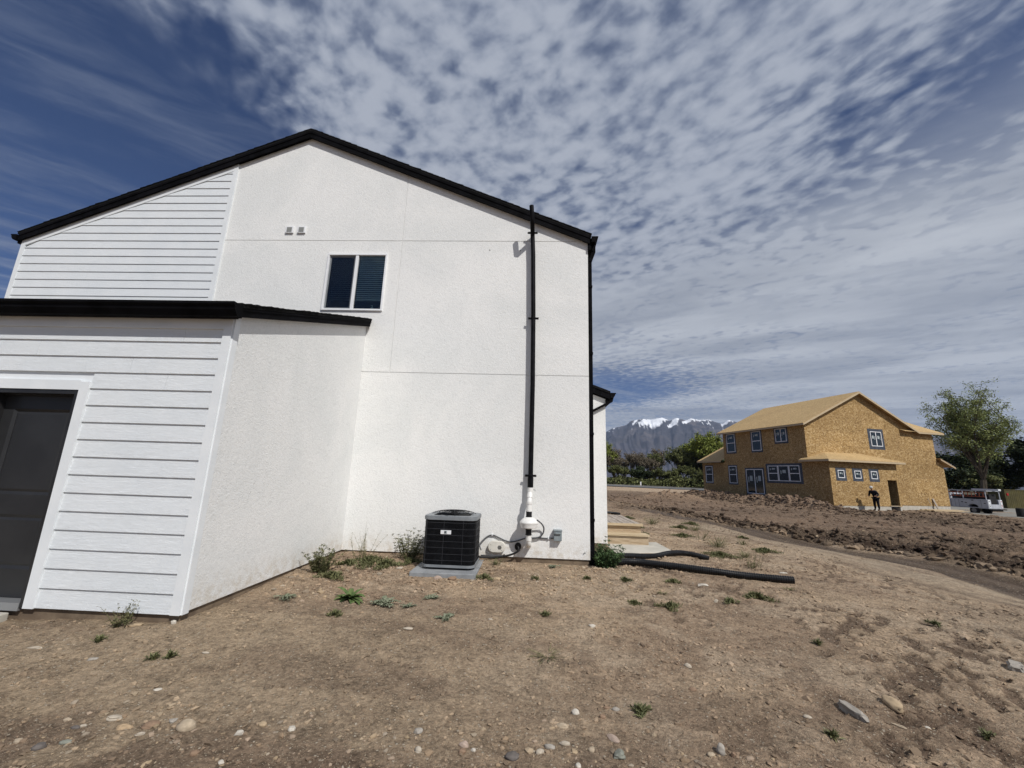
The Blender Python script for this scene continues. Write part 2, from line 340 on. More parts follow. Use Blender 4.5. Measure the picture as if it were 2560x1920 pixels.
# ---------------------------------------------------------------- mesh helpers
def wmat(o):
    m = o.matrix_basis.copy(); p = o.parent
    while p: m = p.matrix_basis @ m; p = p.parent
    return m
def tag(o, label=None, cat=None, group=None, kind=None):
    if label: o['label'] = label
    if cat: o['category'] = cat
    if group: o['group'] = group
    if kind: o['kind'] = kind
    return o
def empty(name, loc, rz, label, cat, group=None):
    o = bpy.data.objects.new(name, None); scene.collection.objects.link(o)
    o.location = loc; o.rotation_euler = (0, 0, rz); o.empty_display_size = .2
    return tag(o, label, cat, group)
class MB:
    def __init__(s): s.v = []; s.f = []
    def add(s, vs, fs):
        n = len(s.v); s.v += [tuple(v) for v in vs]; s.f += [tuple(i+n for i in f) for f in fs]; return s
    def box(s, a, b):
        (x0, y0, z0), (x1, y1, z1) = a, b
        if x0 > x1: x0, x1 = x1, x0
        if y0 > y1: y0, y1 = y1, y0
        if z0 > z1: z0, z1 = z1, z0
        return s.add([(x0, y0, z0), (x1, y0, z0), (x1, y1, z0), (x0, y1, z0), (x0, y0, z1), (x1, y0, z1), (x1, y1, z1), (x0, y1, z1)],
                     [(0, 3, 2, 1), (4, 5, 6, 7), (0, 1, 5, 4), (1, 2, 6, 5), (2, 3, 7, 6), (3, 0, 4, 7)])
    def prism(s, pts, fn, d0, d1):
        # polygon pts (2D) extruded between depths d0 and d1; fn(u,v,d)->xyz
        n = len(pts); vs = [fn(u, v, d0) for u, v in pts]+[fn(u, v, d1) for u, v in pts]
        fs = [tuple(range(n)), tuple(range(2*n-1, n-1, -1))]+[(i, i+n, (i+1) % n+n, (i+1) % n) for i in range(n)]
        return s.add(vs, fs)
    def tube(s, pts, rad, seg=12, cap=True):
        pts = [Vector(p) for p in pts]; n = len(pts)
        rad = rad if isinstance(rad, (list, tuple)) else [rad]*n
        rings = []; prev = None
        for i, p in enumerate(pts):
            d = (pts[min(i+1, n-1)]-pts[max(i-1, 0)]).normalized()
            if prev is None:
                a = Vector((0, 0, 1)) if abs(d.z) < .9 else Vector((1, 0, 0)); x = d.cross(a).normalized()
            else: x = (prev-d*prev.dot(d)).normalized()
            prev = x; y = d.cross(x)
            rings.append([p+(x*math.cos(2*math.pi*k/seg)+y*math.sin(2*math.pi*k/seg))*rad[i] for k in range(seg)])
        vs = [v for r_ in rings for v in r_]; fs = []
        for i in range(n-1):
            for k in range(seg):
                a = i*seg+k; b = i*seg+(k+1) % seg; fs.append((a, b, b+seg, a+seg))
        if cap: fs.append(tuple(range(seg-1, -1, -1))); fs.append(tuple((n-1)*seg+k for k in range(seg)))
        return s.add(vs, fs)
    def lathe(s, c, prof, seg=24, axis='z'):
        vs = []; fs = []
        for r_, h in prof:
            for k in range(seg):
                a = 2*math.pi*k/seg; x, y = r_*math.cos(a), r_*math.sin(a)
                vs.append((c[0]+x, c[1]+y, c[2]+h) if axis == 'z' else ((c[0]+x, c[1]+h, c[2]+y) if axis == 'y' else (c[0]+h, c[1]+x, c[2]+y)))
        n = len(prof)
        for i in range(n-1):
            for k in range(seg):
                a = i*seg+k; b = i*seg+(k+1) % seg; fs.append((a, b, b+seg, a+seg))
        fs.append(tuple(range(seg-1, -1, -1))); fs.append(tuple((n-1)*seg+k for k in range(seg)))
        return s.add(vs, fs)
    def build(s, name, m, parent=None, world=True, smooth=False, label=None, bevel=0):
        me = bpy.data.meshes.new(name)
        vs = s.v
        if parent is not None and world:
            inv = wmat(parent).inverted(); vs = [tuple(inv @ Vector(v)) for v in vs]
        me.from_pydata(vs, [], s.f); me.materials.append(M[m] if isinstance(m, str) else m)
        o = bpy.data.objects.new(name, me); scene.collection.objects.link(o)
        if parent is not None: o.parent = parent
        import bmesh
        bm = bmesh.new(); bm.from_mesh(me); bmesh.ops.recalc_face_normals(bm, faces=bm.faces); bm.to_mesh(me); bm.free()
        for p in me.polygons: p.use_smooth = bool(smooth)
        if smooth:
            try: me.set_sharp_from_angle(angle=R(40))
            except Exception: pass
        if bevel:
            bv = o.modifiers.new('bevel', 'BEVEL'); bv.width = bevel; bv.segments = 2; bv.limit_method = 'ANGLE'
        if label: o['label'] = label
        return o
def np_mesh(name, verts, faces, m, parent=None, col=None, smooth=False):
    me = bpy.data.meshes.new(name); verts = np.asarray(verts, np.float32); faces = np.asarray(faces, np.int32)
    k = faces.shape[1]
    me.vertices.add(len(verts)); me.vertices.foreach_set('co', verts.ravel())
    me.loops.add(faces.size); me.loops.foreach_set('vertex_index', faces.ravel())
    me.polygons.add(len(faces)); me.polygons.foreach_set('loop_start', np.arange(0, faces.size, k, dtype=np.int32))
    try: me.polygons.foreach_set('loop_total', np.full(len(faces), k, np.int32))
    except Exception: pass
    me.polygons.foreach_set('use_smooth', np.full(len(faces), bool(smooth)))
    me.update(calc_edges=True)
    if col is not None:
        a = me.color_attributes.new('col', 'FLOAT_COLOR', 'POINT'); a.data.foreach_set('color', np.asarray(col, np.float32).ravel())
    me.materials.append(M[m] if isinstance(m, str) else m)
    o = bpy.data.objects.new(name, me); scene.collection.objects.link(o)
    if parent is not None: o.parent = parent
    return o
def copy_tree(o, parent=None):
    c = o.copy(); scene.collection.objects.link(c); c.parent = parent
    for ch in list(o.children): copy_tree(ch, c)
    return c

# numpy noise
def vnoise(x, y, seed=0):
    xi = np.floor(x).astype(np.int64); yi = np.floor(y).astype(np.int64); fx = x-xi; fy = y-yi
    def h(a, b):
        n = (a*374761393+b*668265263+seed*1442695041) & 0xffffffff
        n = ((n ^ (n >> 13))*1274126177) & 0xffffffff; n = n ^ (n >> 16)
        return (n & 0xffff)/65535.0
    u = fx*fx*fx*(fx*(fx*6-15)+10); v = fy*fy*fy*(fy*(fy*6-15)+10)
    return (h(xi, yi)*(1-u)+h(xi+1, yi)*u)*(1-v)+(h(xi, yi+1)*(1-u)+h(xi+1, yi+1)*u)*v
def fbm(x, y, freq, octv=4, seed=0, gain=.5, ridged=False):
    t = 0; a = 1; s = 0; f = freq
    for i in range(octv):
        c, si = math.cos(i*1.3+.4), math.sin(i*1.3+.4)
        n = vnoise((x*c-y*si)*f+17.3*i, (x*si+y*c)*f-9.1*i, seed+i)
        if ridged: n = 1-abs(2*n-1)
        t = t+a*n; s += a; a *= gain; f *= 2.03
    return t/s
def sstep(x, a, b):
    t = np.clip((x-a)/(b-a), 0, 1); return t*t*(3-2*t)

# ---------------------------------------------------------------- ground
CP = np.array([(-9, 4, -.12), (-5, 4, -.12), (-3.3, 4.0, -.085), (-3.1, 5, -.075), (-3.1, 6.4, -.035), (-2.9, 7.3, -.015), (-1.9, 7.35, -.02), (-.8, 7.4, -.04), (0, 7.4, -.085), (.7, 7.4, -.10), (1.2, 7.6, -.12),
 (-1.2, 6.3, -.11), (-1.2, 5.4, -.13), (-3, 3, -.2), (0, 3, -.21), (0, 1, -.22), (0, -2, -.25), (-8, -2, -.25), (3, 3, -.24), (6, 2, -.3), (3, 5.5, -.17), (3, 8, -.16), (2.5, 9.5, -.12), (2, 11, -.13), (4, 7.2, -.2), (5, 10, -.2),
 (6, 6, -.28), (6, 13, -.27), (5, 17, -.25), (3.5, 19, -.22), (7.5, 9, -.38), (7.6, 6, -.36), (2, 16, -.2), (12, 4, -.45), (9, 8, -.52), (9, 14, -.5), (8.5, 19, -.42), (12, 24, -.25), (13, 15, -.22), (13.5, 10, -.28), (18, 15, -.30), (18, 9, -.5),
 (20, 30, -.30), (22, 25, -.38), (26, 30, -.5), (30, 33, -.55), (34, 36, -.6), (36, 30, -.85), (28, 20, -.6), (40, 34, -1.0), (47, 46, -1.2), (60, 58, -1.2), (46, 40, -1.15), (40, 44, -1.0), (60, 30, -1.3),
 (17, 45, -.25), (6, 40, -.3), (20, 55, -.35), (10, 75, -.5), (25, 75, -.5), (40, 95, -.7), (20, 120, -.6), (60, 120, -1.0), (-30, 40, -.3), (-40, 0, -.3), (0, -40, -.5), (100, 100, -1.4), (100, 0, -1.5), (-60, 120, -.5)], float)
def base_h(x, y):
    num = 0; den = 0
    for cx, cy, cz in CP:
        d2 = (x-cx)**2+(y-cy)**2
        wgt = 1.0/(d2+.35)**1.6
        num = num+wgt*cz; den = den+wgt
    return num/den
# osb house frame
OA = np.array((22.461, 35.098)); OPSI = .264
og = np.array((math.cos(OPSI), math.sin(OPSI))); ot = np.array((-math.sin(OPSI), math.cos(OPSI)))
def ost(x, y): return (x-OA[0])*og[0]+(y-OA[1])*og[1], (x-OA[0])*ot[0]+(y-OA[1])*ot[1]
TRK = np.array([(3.0, 40), (5.8, 26), (7.4, 19.2), (8.9, 13.6), (9.35, 11.2), (9.75, 9.0), (11.0, 4), (13.0, -4)])
def track_d(x, y):
    # signed distance (positive = far side) from the muddy track's centre line, as x offset at this y
    cx = np.interp(y, TRK[::-1, 1], TRK[::-1, 0]); return x-cx
def ground(x, y, full=True):
    h = base_h(x, y)
    near = sstep(x, 8.5, 5.5)*sstep(y, 22, 14)            # compact tan yard
    house = np.minimum(sstep(np.maximum(y-7.4, -9), -1.0, 0.0)+0*x, 1)
    td = track_d(x, y); tdn = td+(fbm(x, y, .8, 4, 171)-.5)*1.0; trk = sstep(np.abs(tdn), 1.15, .55)*sstep(y, 34, 20)
    bank = sstep(td, .75, 1.15)*sstep(td, 3.4, 1.3)*sstep(y, 30, 19)
    s, t = ost(x, y)
    field = sstep(td, .9, 1.7)*sstep(y, 62, 50)*sstep(x, 46, 40)*sstep(s, -1.2, -3.0)
    field = np.maximum(field, sstep(td, .9, 1.7)*sstep(t, -1.9, -3.0)*sstep(x, 44, 40))
    flat_ = sstep(y, 15, 20)*sstep(x, 27, 20)*sstep(s, -3.4, -5.5)*field
    clod = fbm(x, y, 1.6, 4, 11, .58); cl2 = fbm(x, y, .42, 3, 21); lump = fbm(x, y*1.0, 5.5, 3, 31, .6)
    rdg = fbm(x, y, 2.3, 4, 131, .6, True)
    fa = field*(1-.78*flat_); h = h-field*.13+fa*((clod-.5)*.34+(cl2-.45)*.26+(rdg-.5)*.20+(sstep(lump, .45, .62)-.4)*.10)+flat_*(fbm(x*.35, y*1.6, .8, 3, 151)-.5)*.16
    h = h+bank*(.06+(clod-.4)*.22+(rdg-.5)*.15+(sstep(lump, .42, .58)-.4)*.10)
    rut = np.exp(-((td+.45)/.16)**2)+np.exp(-((td-.35)/.2)**2); h = h-trk*(.05*rut+.05)-trk*(fbm(x, y, 3.2, 3, 141)-.5)*.05
    # berm of dug soil along the left side of the timber house
    berm = np.exp(-((s+2.3)/1.35)**2)*sstep(t, -6.5, -3)*sstep(t, 15, 10.5)
    bh = np.interp(t, [-7, -3, -.5, 1.2, 3.5, 4.6, 7, 9.3, 11], [0, .25, .62, .72, .56, .44, .52, .60, .5])
    h = h+berm*(bh*(.72+.8*(clod-.3))+(rdg-.5)*.22)
    bm2 = np.exp(-(((x-12.3)/2.6)**2+((y-38.0)/1.5)**2))      # small dirt heap by the road
    h = h+bm2*(.55+.9*(clod-.4))
    midr = sstep(y, 15, 22)*sstep(x, -6, 1)*sstep(y, 60, 45)*(1-field)
    h = h+midr*((clod-.5)*.22+(cl2-.5)*.2+(rdg-.5)*.10)
    # yard relief
    h = h+near*((fbm(x, y, .55, 3, 3)-.5)*.05+(fbm(x, y, 3.0, 3, 5)-.5)*.022)
    # scuffed wheel prints on the right, running away from the camera
    a = .55; xr = x*math.cos(a)-y*math.sin(a); yr = x*math.sin(a)+y*math.cos(a)
    sc = fbm(xr*2.6, yr*.8, 1.9, 3, 41, .55)
    m = sstep(x, .5, 2.0)*sstep(x, 9, 6.0)*sstep(y, 11.5, 7.5)*sstep(y, 1.5, 3.2)*sstep(fbm(x, y, .5, 2, 51), .26, .46)
    sc = .45*sc+.55*fbm(xr*2.0, yr, 4.6, 3, 43, .62)
    pit = sstep(sc, .535, .580)*m
    h = h-pit*.022+m*(fbm(xr*1.8, yr, 7, 3, 47, .6)-.5)*.022
    gr = sstep(lump, .52, .68)*sstep(fbm(x, y, .9, 2, 61), .40, .62)*near
    h = h+gr*.012
    s2 = fbm(x, y, 7.5, 3, 71, .6); h = h+near*(s2-.5)*.022
    cover = near
    if not full: return h
    # colours
    tan = np.array((.41, .305, .207)); dark = np.array((.115, .080, .056)); wet = np.array((.070, .048, .034)); grey = np.array((.37, .300, .218)); red = np.array((.275, .195, .135)); olive = np.array((.36, .275, .186))
    def L(c, c2, m_): return c*(1-m_[..., None])+c2*m_[..., None]
    c = np.ones(x.shape+(3,))*tan
    n1 = fbm(x, y, .55, 4, 81); n2 = fbm(x, y, 2.2, 4, 91); n3 = fbm(x*1.0, y*2.6, .9, 4, 95)
    c = L(c, red, sstep(n1, .44, .64)*.55)
    c = L(c, np.array((.45, .35, .25)), sstep(n2, .5, .68)*.6)
    c = L(c, olive, sstep(x, 1.6, -1.5)*sstep(y, 5.4, 4.2)*.75)
    c = L(c, dark*1.35, sstep(n3, .57, .70)*.38*near)
    c = L(c, dark*1.15, pit*.85); c = L(c, dark*1.5, np.clip(gr, 0, 1)*.35)
    c = L(c, dark*1.5, sstep(y, 3.0, 2.6)*sstep(n2, .42, .6)*.7)
    # pale dry gravel band on the yard side of the track
    gb = sstep(td, -3.6, -1.8)*sstep(td, -.45, -.95)*sstep(y, 24, 15)
    gb = np.maximum(gb, sstep(x, 4.5, 6.5)*sstep(y, 8, 5.5)*.8)
    c = L(c, grey, gb*(.35+.4*n2))
    c = L(c, np.array((.235, .168, .115)), midr*.75); c = L(c, dark*1.2, midr*sstep(cl2+.3*(clod-.5), .50, .62)*.75)
    fd = np.maximum(field, bank)
    c = L(c, dark*.70, fd*.97); c = L(c, red*1.05, field*sstep(clod+.4*(rdg-.5), .52, .72)*.45); c = L(c, wet*.75, bank*sstep(clod, .5, .36)*.9)
    c = L(c, wet*1.05, bank*.55)
    c = L(c, np.array((.205, .142, .098)), flat_*.85*(1-bank)); c = L(c, dark*1.1, flat_*sstep(fbm(x*.4, y*1.8, .7, 4, 161), .50, .60)*.75)
    c = L(c, np.array((.215, .150, .105)), np.clip(berm*1.6, 0, 1)*.9); c = L(c, dark, np.clip(berm*1.5, 0, 1)*sstep(clod, .5, .36)*.7)
    c = L(c, np.array((.24, .165, .11)), np.clip(bm2*2, 0, 1)*.7)
    c = L(c, np.array((.105, .074, .050)), trk*.94); c = L(c, wet, trk*np.clip(rut, 0, 1)*.7)
    lane = (np.exp(-((td+1.75)/.13)**2)+np.exp(-((td+2.6)/.16)**2)+np.exp(-((td+1.3)/.10)**2))*sstep(fbm(x, y, .7, 3, 181), .35, .58)*sstep(y, 26, 16)
    c = L(c, dark*1.35, np.clip(lane, 0, 1)*.55)
    far = sstep(np.hypot(x, y), 104, 112); c = L(c, np.array((.045, .045, .026)), far*.95)
    wetm = np.clip(trk*.75+bank*.12, 0, 1)
    return h, np.concatenate([c, wetm[..., None]], -1)
def axis(segs):
    o = [segs[0][0]]
    for a, b, d in segs:
        n = max(1, int(round((b-a)/d))); o += list(a+(b-a)*np.arange(1, n+1)/n)
    return np.array(o)
def geo(a, b, n): return list(a*np.exp(np.linspace(0, math.log(b/a), n))[1:])
xs = axis([(-40, -12, 1.5), (-12, -6, .3), (-6, -4.2, .05), (-4.2, 5.2, .0235), (5.2, 9, .04), (9, 16, .07), (16, 46, .15), (46, 70, .8), (70, 130, 3)])
ys = axis([(-20, 0, .8), (0, 2.3, .08), (2.3, 8.4, .0185), (8.4, 12, .032), (12, 20, .06), (20, 44, .13), (44, 70, .5), (70, 140, 2)])
xs = np.array([-v for v in geo(40, 16000, 16)[::-1]]+list(xs)+geo(130, 16000, 14)); ys = np.array([-v for v in geo(20, 9000, 10)[::-1]]+list(ys)+geo(140, 16000, 16))
GX, GY = np.meshgrid(xs, ys); gh, gc = ground(GX, GY)
# keep soil out of the buildings' plinths: flatten under them
verts = np.stack([GX, GY, gh], -1).reshape(-1, 3); nx, ny = len(xs), len(ys)
idx = np.arange(nx*ny).reshape(ny, nx)
faces = np.stack([idx[:-1, :-1], idx[:-1, 1:], idx[1:, 1:], idx[1:, :-1]], -1).reshape(-1, 4)
tag(np_mesh('ground', verts, faces, 'ground', col=gc.reshape(-1, 4), smooth=True), kind='structure')
def gz(x, y): return float(ground(np.array([float(x)]), np.array([float(y)]), False)[0])

# road far left and paving on the right
def strip(name, pts, width, m, dz, hh=.12, kind='structure'):
    b = MB(); P_ = [Vector((p[0], p[1], 0)) for p in pts]; n = len(P_); L_, R_ = [], []
    for i, p in enumerate(P_):
        d = (P_[min(i+1, n-1)]-P_[max(i-1, 0)]).normalized(); nrm = Vector((-d.y, d.x, 0))
        z = pts[i][2]
        L_.append(p+nrm*width/2+Vector((0, 0, z+dz))); R_.append(p-nrm*width/2+Vector((0, 0, z+dz)))
    for i in range(n-1):
        b.add([L_[i], R_[i], R_[i+1], L_[i+1], L_[i]-Vector((0, 0, hh)), R_[i]-Vector((0, 0, hh)), R_[i+1]-Vector((0, 0, hh)), L_[i+1]-Vector((0, 0, hh))],
              [(0, 1, 2, 3), (0, 4, 5, 1), (3, 2, 6, 7), (0, 3, 7, 4), (1, 5, 6, 2)])
    return tag(b.build(name, m), kind=kind)
strip('road', [(-70, 96, -.30), (-20, 96, -.30), (12, 94.5, -.34), (22, 90, -.37), (34, 82, -.42), (60, 70, -.55)], 9.5, 'asphalt', .02)
strip('pavement', [(-70, 102.6, -.25), (-20, 102.6, -.25), (14, 100.8, -.30), (25, 96, -.33), (38, 87, -.38), (60, 76, -.5)], 2.4, 'pave', .08)
b = MB(); b.add([(39.5, 41, -1.12), (41.5, 37.2, -1.10), (90, 36, -1.22), (92, 80, -1.2), (45, 60, -1.05), (43, 47, -1.06)], [(0, 1, 2, 3, 4, 5)])
tag(b.build('driveway', 'pave'), kind='structure')

# ---------------------------------------------------------------- white house
D1, D2 = 7.465, 4.094; XC, XR, XL, XS, XV = -3.242, 1.034, -10.860, -6.437, -2.703
XM = (XL+XR)/2; ZR, ZE = 8.378, 5.887; SL = (ZR-ZE)/(XR-XM); YB = 17.5
house = empty('house', (XM, D1, 0), 0, 'large white stucco house with black roof edges and a low side wing', 'house')
fr = lambda u, v, d: (u, D1+d, v)
def zroof(x): return ZR-SL*abs(x-XM)
g = .007; W0, W1, V0, V1 = -4.160, -2.998, 4.432, 5.595; J1, J2 = 5.928, 3.179
b = MB()
def P(*pts, d=0.0, t=.012): b.prism(pts, fr, d, d+t)
# lower panel, middle-left around the window, middle-right, top-left, top-right
P((XS, 0), (XR, 0), (XR, J2-g), (XS, J2-g))
P((XS, J2+g), (XV-g, J2+g), (XV-g, V0), (XS, V0)); P((XS, V0), (W0, V0), (W0, V1), (XS, V1)); P((W1, V0), (XV-g, V0), (XV-g, V1), (W1, V1)); P((XS, V1), (XV-g, V1), (XV-g, J1-g), (XS, J1-g))
xk = XM+(ZR-J1)/SL
P((XV+g, J2+g), (XR, J2+g), (XR, ZE), (xk, J1-g), (XV+g, J1-g))
gv_ = g*1.5
P((XS, J1+g), (XV-g, J1+g), (XV-g, zroof(XV-g)), (XM, ZR), (XS, zroof(XS)))
P((XV+g, J1+g), (xk, J1+g), (XV+g, zroof(XV+g)))
# backing
T = .16
for pts in (((XL, 0), (XR-.001, 0), (XR-.001, V0), (XL, V0)), ((XL, V0), (W0, V0), (W0, V1), (XL, V1)), ((W1, V0), (XR-.001, V0), (XR-.001, V1), (W1, V1)), ((XL, V1), (XR-.001, V1), (XR-.001, ZE), (XM, ZR-.001), (XL, ZE))):
    b.prism(pts, fr, .012, T)
b.box((XR-.15, D1+T, 0), (XR, YB, ZE)); b.box((XL, D1+T, 0), (XL+.15, YB, ZE)); b.prism(((XL, 0), (XR, 0), (XR, ZE), (XM, ZR), (XL, ZE)), fr, YB-D1-.15, YB-D1)
b.build('wall', 'stucco', house, label='tall stucco gable wall with thin joint lines')
b = MB(); b.box((XL+.03, D1+.025, -1.0), (XR-.02, YB-.03, -.001)); b.box((-9.5, D2+.025, -1.0), (XC-.02, D1+.02, -.001)); b.build('foundation', 'found', house)
b = MB(); b.box((XL+.1, D1+T+.001, 0.001), (XR-.2, YB-.2, .1)); b.box((XL+.16, D1+T+.02, 2.9), (XR-.16, YB-.2, 3.1)); b.build('floor_slab', 'room', house)

# lap siding
EX = .178
def lap(bm, x0, x1, z0, n, Y, top=None, cut=None):
    for k in range(n):
        za, zb_ = z0+k*EX, z0+(k+1)*EX+.012
        xa, xb = x0, x1
        if cut: xa, xb = cut(za, zb_)
        if xb-xa < .02: continue
        if cut and top:                                 # board clipped by the roof slope
            zt = zb_; xt = xa+(zb_-za)/SL
            if xt > xb: continue
            pts = [(xa, za), (xb, za), (xb, zb_), (xt, zb_)]
        else: pts = [(xa, za), (xb, za), (xb, min(zb_, top or 99)), (xa, min(zb_, top or 99))]
        f = lambda u, v, d, za=za: (u, Y+d*1.0+(v-za)/EX*.0135*(1 if d < .001 else 0), v)
        bm.prism(pts, f, 0, .018)
b = MB(); b.box((XL, D1-.004, 3.9), (XS, D1+.001, 4.0))
def cutf(za, zb_):
    # the roof line with the frieze board beneath it
    zf = za+.15; x = XM-(ZR-zf)/SL; return max(x, XL+.09), XS-.09
lap(b, 0, 0, 4.647-4*EX, 4+9, D1-.026, None)if False else None
for k in range(-4, 23):
    za = 4.647+k*EX; zb_ = za+EX+.012
    lim = lambda z: max(XL+.09, XM-(ZR-z-.15)/SL)
    xa, xb_ = lim(za), XS-.09; xt = lim(zb_)
    if xa > xb_-.03: continue
    pts = [(xa, za), (xb_, za), (xb_, zb_), (xt, zb_)] if xt < xb_ else [(xa, za), (xb_, za), (xb_, za+(xb_-xa)*SL)]
    yb = D1-.026; f = lambda u, v, d, za=za: (u, D1-.026+(v-za)/EX*.0145 if d < .001 else D1-.001, v)
    b.prism(pts, f, 0, 1)
b.build('siding', 'siding', house, label='upper white lap siding below the roof slope')
b = MB(); zt_ = lambda x: zroof(x)-.01
b.prism([(XL, 3.9), (XL+.09, 3.9), (XL+.09, zt_(XL+.09)), (XL, zt_(XL))], fr, -.032, -.0005); b.build('trim_board', 'trim', house)
b = MB(); b.prism([(XS-.09, 3.9), (XS, 3.9), (XS, zt_(XS)), (XS-.09, zt_(XS-.09))], fr, -.032, -.0005); b.build('trim_board', 'trim', house)
b = MB(); b.prism([(XL+.0905, zt_(XL+.09)-.14), (XS-.0905, zt_(XS-.09)-.14), (XS-.0905, zt_(XS-.09)), (XL+.0905, zt_(XL+.09))], fr, -.030, -.0005); b.build('trim_board', 'trim', house)

# main roof
OV = .085; roof = None
b = MB()
def roof_slab(bm, sgn, z_off, t, ya, yb, over):
    # slab lying on slope; sgn -1 left, +1 right
    xe = (XR if sgn > 0 else XL)+sgn*over; ze = ZR+z_off-SL*abs(xe-XM)
    pts = [(XM, ZR+z_off), (xe, ze), (xe, ze+t), (XM, ZR+z_off+t)]
    bm.prism(pts, lambda u, v, d: (u, d, v), ya, yb)
roof_slab(b, 1, .13, .045, D1-OV-.012, YB+.1, .06); roof_slab(b, -1, .13, .045, D1-OV-.012, YB+.1, .06)
# ragged shingle edge along the rake
rr = random.Random(3)
for sgn in (-1, 1):
    n = 46
    for k in range(n):
        u0 = k/n*(XR-XM+.05); u1 = (k+1)/n*(XR-XM+.05)+.02; o_ = .006+.012*rr.random()
        pts = [(XM+sgn*u0, ZR+.175-SL*u0), (XM+sgn*u1, ZR+.175-SL*u1), (XM+sgn*u1, ZR+.175-SL*u1+.006+.016*rr.random()), (XM+sgn*u0, ZR+.175-SL*u0+.004)]
        b.prism(pts, lambda u, v, d: (u, d, v), D1-OV-.016-o_*.5, D1+.5)
# shingle courses over the whole roof
for sgn in (-1, 1):
    for k in range(0, 40):
        u0 = k*.15; u1 = u0+.16
        if u1 > XR-XM+.06: break
        b.prism([(XM+sgn*u0, ZR+.176-SL*u0), (XM+sgn*u1, ZR+.176-SL*u1), (XM+sgn*u1, ZR+.186-SL*u1), ], lambda u, v, d: (u, d, v), D1+.5, YB+.09)
roof = b.build('roof', 'shingle', house)
b = MB()
for sgn in (-1, 1):
    xe = (XR if sgn > 0 else XL)+sgn*.03; z0_ = ZR-.035; L_ = abs(xe-XM)
    b.prism([(XM, z0_), (xe, z0_-SL*L_), (xe, z0_-SL*L_+.165), (XM, z0_+.165)], lambda u, v, d: (u, d, v), D1-OV, D1-OV+.028)
    b.prism([(XM, z0_+.11), (xe, z0_+.11-SL*L_), (xe, z0_+.1645-SL*L_), (XM, z0_+.1645)], lambda u, v, d: (u, d, v), D1-OV-.012, D1-OV-.0003)
b.build('fascia', 'black', roof)
b = MB()
for sgn in (-1, 1):
    xe = (XR if sgn > 0 else XL); L_ = abs(xe-XM); z0_ = ZR+.10
    b.prism([(XM, z0_), (xe, z0_-SL*L_), (xe, z0_-SL*L_+.028), (XM, z0_+.028)], lambda u, v, d: (u, d, v), D1-OV+.0285, D1-.001)
b.build('soffit', 'trim', roof)
# gutters along the eaves (K profile)
def gutter(parent, x, sgn, zt, ya, yb, along='y', name='gutter', sc=1.0):
    prof = [(0, 0), (.125, 0), (.125, -.018), (.108, -.035), (.104, -.06), (.07, -.115), (.0, -.115), (0, -.108), (.066, -.108), (.096, -.058), (.1, -.032), (.117, -.016), (.117, -.007), (0, -.007)]
    prof = [(.0, .0), (.128, .0), (.128, -.022), (.106, -.040), (.102, -.068), (.066, -.118), (.0, -.118)]
    bm = MB()
    bm.prism([(p[0]*sc, p[1]*sc) for p in prof], (lambda u, v, d: (x+sgn*u, d, zt+v)) if along == 'y' else (lambda u, v, d: (d, x+sgn*u, zt+v)), ya, yb)
    return bm.build(name, 'black', parent)
gr_ = gutter(roof, XR+.065, 1, 5.985, D1-OV-.02, YB); gl = gutter(roof, XL-.065, -1, 5.985, D1-OV-.02, YB)
b = MB(); b.box((XR+.0005, D1-OV+.03, 5.72), (XR+.064, YB, 5.965)); b.build('fascia', 'black', roof)
b = MB(); b.box((XL-.064, D1-OV+.03, 5.80), (XL-.0005, YB, 5.965)); b.build('fascia', 'black', roof)
def dspout(parent, pts, sx_=.075, sy_=.055):
    bm = MB()
    for a_, c_ in zip(pts[:-1], pts[1:]):
        a_, c_ = Vector(a_), Vector(c_); d = (c_-a_).normalized()
        x = Vector((0, 1, 0)); x = (x-d*x.dot(d)).normalized(); y = d.cross(x)
        vs = []
        for p in (a_-d*.01, c_+d*.01):
            for i, j in ((-1, -1), (1, -1), (1, 1), (-1, 1)): vs.append(p+x*i*sy_/2+y*j*sx_/2)
        bm.add(vs, [(0, 3, 2, 1), (4, 5, 6, 7), (0, 1, 5, 4), (1, 2, 6, 5), (2, 3, 7, 6), (3, 0, 4, 7)])
    return bm.build('downspout', 'black', parent)
ds = dspout(house, [(XR+.12, D1+.05, 5.88), (XR+.118, D1+.05, 5.72), (XR+.042, D1+.05, 5.50), (XR+.042, D1+.05, .02), (XR+.10, D1+.05, -.10)], .07, .075)
b = MB()
for z in (4.95, 2.1, .62, 3.6):
    b = MB(); b.box((XR+.001, D1-.002, z), (XR+.084, D1+.10, z+.045)); b.build('strap', 'black', ds)
# little wall vents
for x in (-5.079, -4.826):
    b = MB(); b.box((x-.083, D1-.035, 6.083), (x+.083, D1-.0005, 6.232)); v = b.build('vent_cap', 'vinyl', house, bevel=.006)
    b = MB()
    for k in range(5): b.box((x-.052, D1-.040+.002*k*0, 6.103+k*.021), (x+.052, D1-.0352, 6.118+k*.021))
    b.box((x-.055, D1-.0365, 6.10), (x+.055, D1-.0353, 6.212)); b.build('grille', 'ventgrey', v)
for x, z in ((-.91, 5.729), (-.30, 5.723)):
    b = MB(); b.lathe((x, D1-.003, z), [(.016, 0), (.012, .0028)], 8, 'y'); b.build('anchor_hole', 'ventgrey', house)
